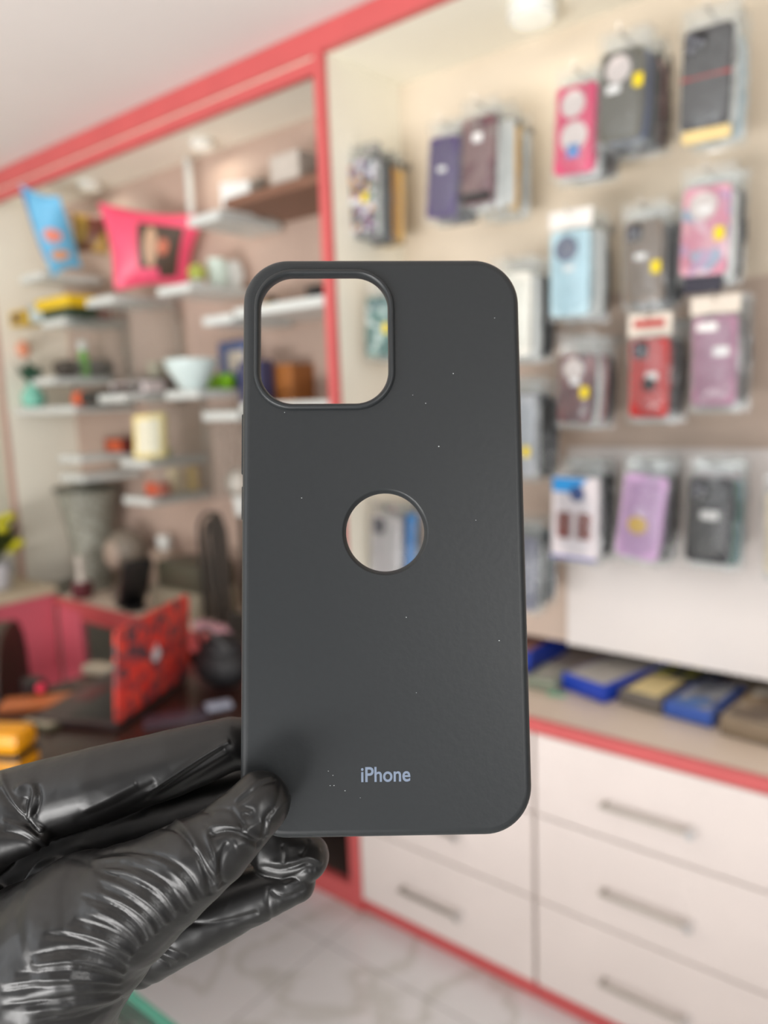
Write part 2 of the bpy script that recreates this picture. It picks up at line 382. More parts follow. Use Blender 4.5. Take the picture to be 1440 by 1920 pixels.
def pouch(label, T, B, w, m, cam='square', stick=(), dots=(), depth=.011, group=None, bagged=True, extra=None, header=None, top=.034, seed=0, mcam=None, r=.010):
    h = (T-B).length; tilt = math.atan2(T.x-B.x, T.z-B.z)
    t = thing('packaged_phone_case', label, 'phone case', B, (0, tilt, 0), group)
    part('case_shell', MB().slab_rr(w, h, r, 0, depth, 0, h/2, .0022), m, t)
    if cam == 'square':
        c = part('camera_frame', MB().slab_rr(w*.42, w*.44, .007, -.0022, .0, -w*.22, h-w*.30, .001), mcam or M_BLACK, t)
        for dx, dz in ((-.1, .1), (.08, .0), (-.1, -.1)):
            part('lens_opening', MB().lathe([(w*.075, 0), (w*.07, -.0012)], 16, (-w*.22+dx*w, -.0024, h-w*.30+dz*w), 'Y'), M_LENSGREY, c)
    elif cam == 'round':
        c = part('camera_frame', MB().lathe([(w*.29, .0), (w*.29, -.0022), (w*.27, -.003)], 32, (-w*.08, 0, h-w*.42), 'Y'), mcam or M_BLACK, t)
        for dx, dz in ((-.11, .11), (.11, .11), (-.11, -.11), (.11, -.11)):
            part('lens_opening', MB().lathe([(w*.075, 0), (w*.07, -.001)], 16, (-w*.08+dx*w, -.0032, h-w*.42+dz*w), 'Y'), M_LENSGREY, c)
    elif cam == 'hole':
        part('camera_opening', MB().lathe([(w*.30, -.0004), (w*.30, -.0012)], 32, (-w*.06, 0, h-w*.42), 'Y'), mat('pale_insert', (212, 202, 198), .5), t, label='pale round camera opening')
    for x, z, sw, sh in stick: part('price_sticker', MB().slab_rr(sw, sh, .003, -.0022, -.0008, x, z, .0003), M_LABEL, t)
    for x, z in dots: part('dot_sticker', MB().slab_rr(.017, .022, .004, -.0065, -.0055, x, z, .0003), M_DOT, t)
    if extra: extra(t, w, h)
    if header: part('header_card', MB().box(-w/2-.004, w/2+.004, .002, .004, h+.004, h+top-.002), header[0], t, False)
    if header and len(header) > 1: part('header_print', MB().box(-w/2+.006, w/2-.008, .0008, .0018, h+top*.42, h+top*.72), header[1], t, False)
    if bagged: part('bag', bag_mb(w, h, depth, top=top, seed=seed), M_BAG, t)
    return t
def hook(x, z, y0, lab):
    L = YB-y0
    t = thing('display_hook', 'thin steel display hook holding '+lab, 'hook', (x, YB, z))
    part('rod', MB().tube([(0, -.001, 0), (0, -L+.012, 0), (0, -L, .004), (0, -L-.004, .014)], .0018, 8), M_STEEL, t)
    part('mount', MB().lathe([(.009, -.0005), (.009, -.004), (.004, -.006)], 14, axis='Y'), M_STEEL, t)
    return t
NAMED = {(40,40,42):'black',(225,228,226):'white',(120,126,130):'grey',(60,78,120):'navy',(190,120,120):'dusty pink',(70,110,105):'teal',(150,60,60):'maroon',(235,190,110):'amber',(205,150,165):'pink',(90,70,60):'brown',(170,200,215):'pale blue',(196,140,60):'orange'}
ORD = ['second', 'third', 'fourth', 'fifth', 'sixth']
def stack(short, label, tx, ty, bx, by, wpx, Y, m, behind=(), step=.021, **k):
    T, B = on_y(tx, ty, Y), on_y(bx, by, Y); cx, cy = (tx+bx)/2, (ty+by)/2
    w_ = on_y(cx+wpx/2, cy, Y).x - on_y(cx-wpx/2, cy, Y).x
    sd = int(tx*7+ty)
    front = pouch(label, T, B, w_, m, seed=sd, **k)
    rnd = random.Random(sd)
    for i, c in enumerate(behind):
        dx, dz = rnd.uniform(-.002, .010), rnd.uniform(-.010, .006); off = Vector((dx, step*(i+1), dz))
        sw = (B-T)*0; tt = Vector((T.x*.7+B.x*.3, T.y, T.z)); 
        pouch('%s case, %s on its hook, behind %s' % (NAMED[c], ORD[i], short), tt+off, B+off+Vector(((T.x-B.x)*rnd.uniform(0, .6), 0, 0)), min(w_, .08)*rnd.uniform(.95, 1.03), col(c, .4), cam=rnd.choice(['square', 'none']), seed=sd+i, group='cases hanging behind '+short)
    zt = max(T.z, B.z)+k.get('top', .034)-.010
    hook(T.x, zt, Y-.012, short)
    return front

M_ART = spotted('butterfly_print', (92, 80, 110), [(205, 205, 210), (80, 120, 84), (120, 84, 100), (196, 140, 60), (70, 84, 100), (170, 120, 160)], 85)
M_OMBRE = spotted('maroon_geometric', (112, 70, 76), [(128, 96, 96), (104, 58, 66), (138, 118, 114)], 22)
M_RUG = spotted('marbled_grey', (60, 60, 62), [(84, 84, 86), (70, 70, 72)], 40, kind='NOISE')
M_PASTEL = spotted('pastel_picture_print', (208, 138, 158), [(186, 150, 182), (214, 158, 170), (208, 138, 158), (150, 168, 190), (220, 184, 196), (204, 148, 168)], 42)
M_TEAL = spotted('teal_leaf_print', (64, 112, 108), [(90, 140, 130), (200, 214, 210), (50, 96, 96), (120, 150, 150)], 60)
M_MARO = spotted('maroon_brown_print', (96, 52, 58), [(110, 64, 68), (90, 46, 54), (150, 110, 112)], 26)
BK, WH, GY, NV, DP, TL, MA, AM, PK, BR, PB, OR = list(NAMED)

# ---- top row
stack('the butterfly print case', 'phone case with a colourful butterfly print, leftmost of the top row beside the side panel', 670, 300, 668, 438, 60, 1.42, M_ART, behind=(WH, GY, BK, OR, AM), cam='square', mcam=M_ART, dots=[(.028, .075)], stick=[(-.004, .07, .026, .013)])
stack('the purple case', 'dark purple phone case in a clear bag, second from left in the top row', 832, 255, 824, 408, 53, 1.40, mat('purple_silicone', (78, 62, 108), .5), behind=(BK, NV, BK), cam='none', stick=[(.0, .095, .020, .010)])
def ombre(t, w, h): part('dark_base_band', MB().slab_rr(w*.98, .018, .006, -.0006, .002, 0, .013, .0004), M_BLACK, t, label='black lower band')
stack('the maroon geometric case', 'grey to maroon geometric phone case with a white round sticker, in the top row', 897, 218, 892, 382, 58, 1.40, M_OMBRE, behind=(WH, WH, AM, WH, WH), step=.026, cam='none', stick=[(.0, .125, .022, .016)], extra=ombre)
def pinkx(t, w, h):
    part('heart_cutout', MB().lathe([(w*.34, -.0006), (w*.34, -.0014)], 24, (0, 0, h*.42), 'Y'), mat('pale_insert', (218, 206, 200), .5), t, label='pale heart shaped insert')
    part('blue_sticker', MB().box(-.012, .012, -.003, -.0016, h*.18, h*.33, .001), mat('blue_label', (90, 140, 196), .5), t, label='small blue square label')
stack('the magenta case', 'magenta pink phone case with two pale openings, in the top row', 1081, 158, 1073, 325, 74, 1.42, mat('magenta_case', (212, 76, 116), .45), behind=(WH, BK, BR, BR), cam='hole', extra=pinkx)
stack('the olive grey case', 'olive grey phone case with a big white camera circle, in the top row', 1166, 92, 1158, 262, 78, 1.40, mat('olive_case', (98, 96, 86), .5), behind=(NV, BK, BK, DP, BR), cam='hole', stick=[(-.012, .085, .026, .014)], dots=[(.034, .09)])
def band(t, w, h):
    part('rubber_band', MB().box(-w/2-.001, w/2+.001, -.0015, .0, h*.50, h*.50+.003, .0005), mat('red_rubber_band', (196, 60, 56), .5), t, label='red rubber band')
    part('cream_base', MB().slab_rr(w*1.0, .020, .006, .001, .010, .004, -.012, .0006), mat('cream_sleeve', (226, 200, 140), .5), t, label='cream sleeve under the case')
stack('the red banded black case', 'black phone case tied with a red rubber band, top right of the board', 1328, 48, 1318, 238, 92, 1.40, M_RUG, behind=(WH, WH, PB, WH), cam='square', mcam=M_BLACK, extra=band)
# ---- second row
stack('the pale blue case', 'pale blue phone case with a round grey camera module, second row', 1068, 432, 1066, 592, 72, 1.42, mat('pale_blue_case', (176, 206, 216), .45), behind=(WH, WH, BR, BK), cam='round', mcam=mat('blue_grey_lens', (92, 102, 124), .4), top=.040, header=(mat('white_card', (228, 224, 218), .6),), stick=[(.0, .088, .020, .010)])
stack('the smoky brown case', 'smoky brown phone case with a dark camera frame, middle of the second row', 1205, 412, 1204, 566, 70, 1.42, mat('smoky_brown_case', (124, 110, 98), .35), behind=(BK, GY, BK, BK), cam='square', stick=[(-.004, .080, .022, .011)], dots=[(.026, .058)])
def pic(t, w, h): part('navy_card', MB().box(-w*.4, w*.42, .001, .009, -.030, -.001, .001), mat('navy_card', (44, 42, 56), .6), t, label='dark navy card under the case')
stack('the pink picture case', 'pink phone case with a pastel printed pattern, right of the second row', 1326, 348, 1316, 516, 88, 1.42, M_PASTEL, behind=(WH, GY, BK, BK), cam='hole', stick=[(-.002, .108, .024, .012)], dots=[(.026, .066)], extra=pic)
# ---- third row
stack('the maroon case with white circle', 'maroon print phone case with a white camera circle, third row below the pale blue one', 1080, 664, 1076, 792, 62, 1.41, M_MARO, behind=(WH, DP, BK, BR), cam='hole', dots=[(.022, .058)], stick=[(.0, .078, .020, .012)], top=.044)
def rug(t, w, h):
    part('ring_stand', MB().lathe([(w*.17, -.001), (w*.17, -.005), (w*.11, -.005), (w*.11, -.001)], 24, (.002, 0, h*.42), 'Y'), M_BLACK, t, label='black ring stand')
    part('corner_armour', MB().slab_rr(w*.55, .008, .003, -.003, 0, 0, .008, .0005), mat('dark_red_armour', (150, 26, 26), .4), t)
stack('the red armour case', 'bright red armoured phone case with black camera and ring stand, middle of the third row', 1217, 634, 1214, 782, 72, 1.42, mat('red_armour', (186, 36, 36), .4), behind=(BK, BK, BR, BK), cam='square', mcam=M_BLACK, extra=rug, stick=[(.006, .074, .022, .014)], top=.046, header=(mat('beige_card', (222, 210, 196), .6), mat('red_header_print', (176, 52, 48), .6)))
stack('the striped mauve case', 'mauve phone case with fine vertical stripes and a white sticker, right of the third row', 1340, 592, 1336, 760, 82, 1.42, mat('mauve_case', (170, 124, 148), .45), behind=(GY, BR, BK, BR), cam='none', stick=[(-.012, .135, .034, .014), (.012, .092, .026, .016)], top=.036, header=(mat('beige_card', (222, 210, 196), .6),))
# ---- fourth row
def boxart(t, w, h):
    part('blue_corner', MB().poly([(-w/2+.001, h-.001), (w*.28, h-.001), (w*.1, h-.020), (-w*.1, h-.030), (-w/2+.001, h-.030)], -.0012, 0), mat('bright_blue_print', (20, 140, 210), .45), t, False, 'bright blue printed corner')
    part('badge', MB().lathe([(.016, -.0012), (.016, -.002)], 24, (.006, 0, h-.032), 'Y'), mat('navy_badge', (40, 66, 120), .45), t, label='dark blue oval badge')
    for x in (-w*.21, w*.22): part('printed_phone', MB().slab_rr(w*.30, .054, .004, -.0014, 0, x, h*.42, .0003), mat('brown_phone_print', (128, 50, 40), .45), t, label='brown phone picture')
    part('lower_band', MB().box(-w/2, w/2, -.0012, 0, .001, .007), mat('violet_band', (96, 100, 168), .5), t, False, 'violet blue band')
stack('the white and blue retail box', 'white and blue retail box showing two brown phones, left of the lowest row', 1078, 896, 1074, 1050, 84, 1.43, mat('white_box_card', (230, 222, 226), .45), behind=(GY, BK, BK, BR), cam='none', extra=boxart, r=.003, depth=.016, top=.02)
def duck(t, w, h):
    part('yellow_print', MB().ellipsoid((-.004, -.0006, h*.40), .019, .0012, .017, 24, 8), mat('yellow_print', (232, 196, 84), .5), t, label='yellow oval printed motif')
    part('white_print', MB().ellipsoid((-.002, -.0004, h*.56), .012, .0010, .012, 24, 8), mat('pale_lilac_print', (226, 200, 230), .5), t, label='pale lilac motif')
stack('the lavender case', 'lavender phone case with a yellow oval motif, leaning, in the lowest row', 1212, 892, 1190, 1046, 80, 1.42, mat('lavender_case', (204, 166, 208), .45), behind=(BK, BK, BR, BK), cam='none', extra=duck)
stack('the black case of the lowest row', 'glossy black phone case with a white sticker, right of the lowest row', 1332, 896, 1322, 1054, 82, 1.42, mat('glossy_black_case', (50, 50, 54), .3), behind=(TL, PB, DP, WH), cam='square', mcam=M_BLACK, stick=[(.002, .086, .032, .016)])
stack('the cream case at the edge', 'cream phone case with a yellow foot at the right picture edge', 1478, 925, 1474, 1080, 82, 1.42, mat('cream_case', (226, 214, 190), .45), behind=(AM, BK), cam='none')
# ---- column half hidden by the held case
stack('the white case beside the held case', 'white phone case peeking out right of the held case, second row', 958, 512, 956, 668, 70, 1.42, mat('white_case', (226, 224, 214), .4), behind=(WH, WH, BK, BK), cam='none')
stack('the grey case beside the held case', 'grey phone case with yellow dot peeking out right of the held case, third row', 966, 742, 964, 892, 72, 1.42, mat('grey_case', (168, 172, 178), .4), behind=(WH, BK, BK, BK), cam='none', dots=[(.030, .052)])
stack('the slate case beside the held case', 'slate phone case peeking out right of the held case, lowest row', 966, 1006, 964, 1140, 72, 1.42, mat('slate_case', (110, 112, 128), .4), behind=(GY, WH, BK, GY), cam='none')
# ---- seen through the openings of the held case
stack('the teal leaf case', 'teal leaf print phone case seen through the camera opening', 716, 556, 715, 668, 60, 1.40, M_TEAL, behind=(GY, TL), cam='none', dots=[(.016, .062)], step=.02)
stack('the pale grey case', 'pale grey phone case seen through the round opening', 722, 968, 720, 1104, 52, 1.41, mat('pale_grey_case', (184, 180, 180), .4), behind=(BK, PB), cam='square', mcam=M_BLACK)
def bluebox(t, w, h): pass
stack('the blue edged packet', 'slim packet with a bright blue edge seen through the round opening', 768, 966, 766, 1096, 14, 1.43, mat('bright_blue_packet', (30, 130, 200), .45), behind=(GY,), cam='none', r=.003)

# ------------------------------------------------------------------ stock lying on the worktop
def flatbox(name, label, cat, q0, q1, q2, h, body, lid=None, z=ZC+.0025, lidlabel=None, inset=.012, bagm=None):
    """q0 front-left, q1 front-right, q2 rear-right pixel corners resting on the worktop"""
    p0, p1, p2 = (on_z(x, y, z) for x, y in (q0, q1, q2)); ux = (p1-p0); L = ux.length; D = (p2-p1).length
    ang = math.atan2(ux.y, ux.x)
    t = thing(name, label, cat, (p0.x, p0.y, z), (0, 0, ang))
    part('body', MB().box(0, L, 0, D, 0, h, .002), body, t, False)
    if lid: part('top_face', MB().box(inset, L-inset, inset, D-inset, h-.001, h+.0018, .0008), lid, t, False, lidlabel)
    return t
M_BLUEBOX = mat('royal_blue_card', (28, 62, 168), .35)
flatbox('retail_box', 'royal blue flat box with a grey window, in front of the white panel', 'box', (1054, 1291), (1133, 1320), (1210, 1257), .038, M_BLUEBOX, mat('grey_window', (176, 172, 166), .3), lidlabel='grey window', inset=.008)
flatbox('retail_box', 'royal blue box with a brown picture, right beside the held case', 'box', (930, 1250), (992, 1264), (1052, 1218), .050, M_BLUEBOX, mat('brown_picture', (156, 112, 104), .4), lidlabel='brown picture', inset=.01)
flatbox('packet', 'grey green flat packet between the two blue boxes', 'packet', (985, 1288), (1042, 1300), (1062, 1268), .024, mat('grey_green_packet', (126, 134, 118), .4), mat('grey_film', (160, 160, 152), .3))
solo('card', MB().box(-.02, .02, -.006, .006, 0, .002), mat('mint_card', (130, 206, 170), .5), 'small mint green card at the front of the worktop by the blue box', 'card', tuple(on_z(1044, 1302, ZC+.004))[:2]+(ZC+.003,), (0, 0, .2))
flatbox('packet', 'tan and cream packet lying right of the royal blue box', 'packet', (1160, 1318), (1238, 1340), (1290, 1300), .030, mat('dim_grey_packet', (96, 90, 84), .4), mat('cream_print', (226, 206, 150), .45))
flatbox('packet', 'dark packet with yellow marks at the back of the worktop', 'packet', (1212, 1283), (1306, 1306), (1356, 1262), .030, mat('dark_olive_packet', (70, 70, 62), .35), spotted('yellow_on_dark', (60, 62, 60), [(84, 86, 78), (190, 186, 40), (74, 76, 74)], 42))
flatbox('packet', 'blue and grey packet lying at the front centre of the worktop', 'packet', (1244, 1341), (1334, 1366), (1396, 1312), .030, mat('blue_packet', (50, 84, 160), .3), spotted('grey_blue_print', (120, 124, 134), [(150, 152, 158), (70, 110, 170), (96, 98, 108)], 30))
flatbox('packet', 'brown packet under clear film at the right edge of the worktop', 'packet', (1350, 1376), (1450, 1402), (1514, 1334), .040, mat('brown_packet', (120, 104, 84), .3), spotted('brown_print', (112, 96, 78), [(140, 122, 98), (96, 80, 64), (176, 170, 160)], 26))
flatbox('packet', 'dark grey packet behind the brown one near the white panel', 'packet', (1366, 1306), (1460, 1326), (1494, 1290), .034, mat('umber_packet', (96, 84, 70), .35), mat('umber_film', (124, 110, 92), .3))
# ------------------------------------------------------------------ things on the shelves of the left bay
def cushion(name, label, P, m, thick=.05, group=None):
    """four world corners (TL, TR, BR, BL) -> a plump pillow with pinched corners"""
    TL_, TR_, BR_, BL_ = P; n = 14; base = (BL_+BR_)/2
    nrm = (TR_-TL_).cross(BL_-TL_).normalized(); 
    if nrm.y > 0: nrm = -nrm
    t = thing(name, label, 'cushion', base, (0, 0, 0), group); mb = MB(); cen = (TL_+TR_+BR_+BL_)/4
    def pt(u, v, s):
        p = TL_*(1-u)*(1-v)+TR_*u*(1-v)+BR_*u*v+BL_*(1-u)*v
        e = 1-.10*(math.sin(PI*u)*(abs(2*v-1)**4)+math.sin(PI*v)*(abs(2*u-1)**4))
        b = (math.sin(PI*u)*math.sin(PI*v))**.55 if 0 < u < 1 and 0 < v < 1 else 0
        return cen+(p-cen)*e+nrm*s*b*thick-base
    for s in (1, -1):
        g = [[mb.bm.verts.new(pt(i/n, j/n, s)) for i in range(n+1)] for j in range(n+1)]
        for j in range(n):
            for i in range(n): mb.bm.faces.new((g[j][i], g[j][i+1], g[j+1][i+1], g[j+1][i]) if s > 0 else (g[j][i], g[j+1][i], g[j+1][i+1], g[j][i+1]))
    bmesh.ops.remove_doubles(mb.bm, verts=mb.bm.verts, dist=.0005)
    part('cover', mb, m, t)
    return t, pt
def patch(t, pt, u0, u1, v0, v1, m, name, label, lift=.003, n=8, oval=False):
    mb = MB(); g = []
    for j in range(n+1):
        row = []
        for i in range(n+1):
            a, b = 2*i/n-1, 2*j/n-1
            if oval: a, b = a*math.sqrt(1-b*b/2), b*math.sqrt(1-a*a/2)
            u, v = (u0+u1)/2+(u1-u0)/2*a, (v0+v1)/2+(v1-v0)/2*b
            p = pt(u, v, 1); q = pt(u, v, 1.0001); row.append(p)
        g.append(row)
    nrm = (pt(.6, .5, 1)-pt(.4, .5, 1)).cross(pt(.5, .6, 1)-pt(.5, .4, 1)).normalized()
    if nrm.y > 0: nrm = -nrm
    V = [[mb.bm.verts.new(p+nrm*lift) for p in row] for row in g]
    for j in range(n):
        for i in range(n): mb.bm.faces.new((V[j][i], V[j][i+1], V[j+1][i+1], V[j+1][i]))
    return part(name, mb, m, t, True, label)
P = [on_y(184, 380, 1.385), on_y(384, 404, 1.575), on_y(352, 534, 1.575), on_y(214, 546, 1.39)]
c, pt = cushion('photo_cushion', 'hot pink photo print cushion propped on a shelf of the left bay', P, mat('hot_pink_satin', (238, 84, 116), .4, bump=.1), .045)
ph = patch(c, pt, .40, .86, .22, .90, mat('photo_dark', (74, 58, 46), .5), 'photo_print', 'dark printed photograph')
patch(c, pt, .47, .62, .26, .78, mat('photo_tan', (188, 152, 122), .5), 'photo_detail', 'tan figure in the print', .005, oval=True)
patch(c, pt, .62, .74, .40, .62, mat('photo_rust', (190, 104, 76), .5), 'photo_detail', 'rust coloured spot in the print', .005, oval=True)
patch(c, pt, .40, .64, .78, .90, mat('photo_pink', (240, 92, 124), .45), 'photo_detail', 'pink lower corner of the print', .006)
P = [on_y(36, 345, 1.318), on_y(112, 368, 1.36), on_y(154, 502, 1.50), on_y(98, 520, 1.40)]
c, pt = cushion('printed_cushion', 'sky blue cushion with orange spots at the far left shelf', P, mat('sky_blue_satin', (110, 184, 224), .4, bump=.1), .04)
patch(c, pt, .5, .9, .42, .60, mat('coral_print', (226, 140, 122), .5), 'printed_motif', 'coral round print', .004, oval=True)
patch(c, pt, .45, .9, .70, .84, mat('peach_print', (220, 160, 120), .5), 'printed_motif', 'peach print', .004, oval=True)
patch(c, pt, .02, .20, .05, .80, mat('deep_blue_print', (20, 120, 196), .45), 'side_stripe', 'deep blue edge', .003)
P = [on_y(132, 398, 1.50), on_y(200, 400, 1.56), on_y(205, 478, 1.56), on_y(140, 474, 1.50)]
c, pt = cushion('printed_cushion', 'brown and gold cushion between the blue and the pink one', P, spotted('brown_gold_print', (150, 110, 40), [(176, 140, 60), (100, 60, 34), (110, 50, 40)], 9, kind='NOISE'), .03)

def place(px, py, Y, z):
    for (a, b, zz, _l) in SH.values():                      # stand it near the visible right end of its shelf
        if z > ZC+.2 and abs(zz-z) < .04 and b-a < .16:
            X = b-.05; q = Vector((X, 1.48, z))-CAM; d = q.dot(FWD); yy = 960-FPX*q.dot(UPV)/d
            v = on_x(px, yy, X)
            if 1.36 < v.y < 1.64: return Vector((X, min(max(v.y, 1.40), 1.575), z+.0008))
    return Vector((on_y(px, py, Y).x, Y, z+.0008))
def sz(npx, p): return npx*(p-CAM).dot(FWD)/FPX
def mug(label, px, Y, z, wpx, hpx, m, group=None, hdl=1, inner=None):
    p = place(px, 500, Y, z); r, h = sz(wpx, p)/2, sz(hpx, p)
    t = thing('mug', label, 'mug', p, (0, 0, 0), group)
    part('body', MB().lathe([(r*.9, 0), (r, r*.1), (r, h), (r*.9, h), (r*.88, r*.2), (.001, r*.15)], 24), m, t)
    if hdl: part('handle', MB().tube([(r*.95*hdl, 0, h*.78), (r*1.5*hdl, 0, h*.75), (r*1.65*hdl, 0, h*.5), (r*1.45*hdl, 0, h*.25), (r*.95*hdl, 0, h*.2)], r*.12, 8), m, t)
    return t
def boxy(name, label, cat, px, Y, z, wpx, hpx, m, d=.06, rz=0, face=None, group=None, foreshort=.55, facelabel=None):
    p = place(px, 500 if z > 1.3 else 900, Y, z); w_, h = sz(wpx, p)/foreshort, sz(hpx, p)
    t = thing(name, label, cat, p, (0, 0, rz), group)
    part('body', MB().box(-w_/2, w_/2, -d/2, d/2, 0, h, min(.003, h*.2)), m, t, False)
    if face: part('front_face', MB().box(-w_*.4, w_*.4, -d/2-.001, -d/2+.0005, h*.15, h*.85), face, t, False, facelabel)
    return t
zA1, zA2, zA3, zA4, zA5, zA6 = (SH[k][2] for k in ('A1', 'A2', 'A3', 'A4', 'A5', 'A6'))
zB1, zB2, zB3, zB4 = (SH[k][2] for k in ('B1', 'B2', 'B3', 'B4'))
zC1, zC2, zD1, zD2, zD3, zE1, zE2, zE3 = (SH[k][2] for k in ('C1', 'C2', 'D1', 'D2', 'D3', 'E1', 'E2', 'E3'))
mug('white mug with a pale green side on the shelf right of the pink cushion', 408, 1.46, zC1, 34, 52, mat('mint_white_glaze', (216, 232, 222), .25))
mug('second white mug, nearer the held case on the same shelf as the first', 442, 1.50, zC1, 32, 50, M_WHITE)
p = place(372, 500, 1.44, zC1)
t = thing('potted_plant', 'small yellow green ball plant between the cushion and the mugs', 'plant', p)
part('pot', MB().lathe([(.014, 0), (.018, .02), (.016, .02), (.014, .004)], 16), M_WHITE, t)
part('foliage', MB().ellipsoid((0, 0, .036), .028, .026, .026), spotted('yellow_green_leaves', (150, 160, 60), [(120, 136, 50), (176, 180, 90)], 60), t)
boxy('gift_box', 'white box on the topmost shelf, left of the pair by the red post', 'box', 452, 1.44, zD1, 46, 62, M_WHITE, .07, .5, foreshort=.8)
boxy('gift_box', 'smaller white box, right of the pair on the topmost shelf', 'box', 496, 1.50, zD1, 36, 44, mat('off_white_box', (226, 226, 214), .5), .06, .5, foreshort=.8)
boxy('storage_box', 'pale grey box beside the red post at the top of the left bay', 'box', 566, 1.48, zE1, 52, 66, mat('pale_grey_box', (190, 182, 172), .5), .09, 0, foreshort=.7)
boxy('gift_box', 'grey round-cornered box standing behind the white pair', 'box', 482, 1.57, zD1, 34, 74, mat('mid_grey_box', (150, 146, 138), .5), .03, 0, foreshort=.7)
# yellow things far left
boxy('tool_box', 'yellow box at the far left end of the second shelf', 'box', 42, 1.42, zA2, 30, 26, mat('yellow_plastic', (214, 176, 44), .45), .08, 0, face=mat('brown_top_print', (120, 96, 60), .5), facelabel='brown label')
boxy('gift_box', 'pale blue grey box between the yellow box and the dark green one', 'box', 82, 1.42, zA2, 34, 30, mat('blue_grey_box', (176, 190, 192), .5), .08)
g = boxy('gift_box', 'dark green long box carrying a flat yellow one', 'box', 132, 1.42, zA2, 56, 16, mat('dark_green_box', (44, 62, 44), .5), .10)
boxy('gift_box', 'flat bright yellow box on top of the dark green box', 'box', 124, 1.42, zA2+sz(16, place(132, 500, 1.42, zA2))+.001, 66, 20, mat('bright_yellow_box', (222, 186, 24), .45), .10)
boxy('gift_box', 'small dull red box at the right end of the second shelf', 'box', 186, 1.45, zA2, 22, 18, mat('dull_red_box', (160, 96, 88), .5), .05)
# bottle
p = place(160, 660, 1.42, zA3); s = sz(1, p)
t = thing('bottle', 'slim bright green bottle with white cap on the left shelf', 'bottle', p)
part('body', MB().lathe([(9*s, 0), (10*s, 3*s), (10*s, 38*s), (6*s, 46*s), (6*s, 50*s)], 20), mat('lime_liquid', (110, 186, 60), .25), t)
part('cap', MB().lathe([(7*s, 50*s), (8*s, 52*s), (8*s, 64*s), (6*s, 67*s)], 20), M_WHITE, t)
for i, (px, rr, lab) in enumerate(((128, 26, 'dark round pot left of the green bottle'), (192, 24, 'dark round pot right of the green bottle'))):
    p = place(px, 660, 1.50, zA3 if i == 0 else zA3); s = sz(1, p)
    q = solo('pot', MB().lathe([(rr*.6*s, 0), (rr*s, 12*s), (rr*s, 24*s), (rr*.7*s, 30*s), (rr*.3*s, 32*s)], 24), mat('dark_stoneware', (64, 56, 48), .5), lab, 'pot', p)
# vase with plant
p = place(62, 740, 1.42, zA4); s = sz(1, p)
t = thing('flower_vase', 'teal glass vase holding dark leaves and an orange bloom, far left shelf', 'vase', p)
part('vase', MB().lathe([(14*s, 0), (22*s, 10*s), (20*s, 26*s), (10*s, 38*s), (12*s, 44*s)], 24), mat('teal_glass', (130, 200, 180), .15), t)
def leaves(n, c, r, ln, seed, up_=.7):
    mb = MB(); rd = random.Random(seed)
    for i in range(n):
        a = rd.uniform(0, 2*PI); d = Vector((math.cos(a)*r, math.sin(a)*r, 0)); base = Vector(c); tip = base+d*rd.uniform(.5, 1)+Vector((0, 0, ln*rd.uniform(.6, 1)*up_))
        mid = (base+tip)/2+Vector((0, 0, ln*.12)); side = d.cross(Vector((0, 0, 1))).normalized()*ln*.11
        q = [mb.bm.verts.new(v) for v in (base, mid+side, tip, mid-side)]
        q2 = [mb.bm.verts.new(v-Vector((0, 0, .0012))) for v in (base, mid+side, tip, mid-side)]
        mb.bm.faces.new(q); mb.bm.faces.new(q2[::-1])
        for k in range(4): mb.bm.faces.new((q[k], q2[k], q2[(k+1) % 4], q[(k+1) % 4]))
    return mb
part('leaves', leaves(22, (0, 0, 38*s), 34*s, 70*s, 4), mat('dark_leaf', (34, 76, 56), .5), t)
part('bloom', MB().ellipsoid((-18*s, 0, 108*s), 12*s, 12*s, 16*s), mat('salmon_bloom', (222, 148, 116), .6), t)
# torch
p = place(175, 745, 1.40, zA4); s = sz(1, p)
t = thing('torch', 'black torch with an orange head lying on the long left shelf', 'torch', p+Vector((0, 0, 13*s)))
part('barrel', MB().lathe([(11*s, -30*s), (12*s, -26*s), (11*s, 60*s), (9*s, 64*s)], 20, axis='X'), M_BLACK, t)
part('head', MB().lathe([(11*s, -56*s), (13*s, -54*s), (13*s, -32*s), (11*s, -30*s)], 20, axis='X'), mat('orange_plastic', (222, 96, 50), .4), t, label='orange head')
# bowl, lime cups, blue frame
p = place(350, 720, 1.40, zB2); s = sz(1, p)
t = thing('bowl', 'wide white bowl left of the lime green cups', 'bowl', p)
part('body', MB().lathe([(20*s, 0), (24*s, 4*s), (46*s, 40*s), (50*s, 56*s), (48*s, 56*s), (42*s, 40*s), (18*s, 8*s), (1*s, 7*s)], 32), mat('pale_blue_glaze', (206, 222, 220), .3), t)
boxy('device', 'pale pink grey gadget lying on the shelf left of the white bowl', 'gadget', 258, 1.42, zB2, 62, 22, mat('pinkish_grey_plastic', (206, 196, 196), .4), .07, face=M_GREY_DARK)
boxy('device', 'dark grey gadget lying behind the pale pink one', 'gadget', 296, 1.53, zB2, 40, 28, mat('grey_plastic', (110, 108, 106), .4), .06)
for px, wp, c, lab in ((395, 28, (130, 178, 40), 'olive lime cup, left of the pair on the shelf beside the held case'), (424, 34, (140, 206, 10), 'bright lime green cup, right of the pair on the shelf beside the held case')):
    p = place(px, 715, 1.42, zC2); s = sz(1, p)
    t = thing('cup', lab, 'cup', p); part('body', MB().lathe([(wp*.4*s, 0), (wp*.5*s, 6*s), (wp*.52*s, 20*s), (wp*.42*s, 28*s), (wp*.36*s, 28*s), (wp*.34*s, 8*s)], 24), col(c, .35), t)
P0 = place(440, 700, 1.52, zC2); s = sz(1, P0)
t = thing('picture_frame', 'blue picture frame with a pale photo, behind the lime cups', 'picture frame', P0)
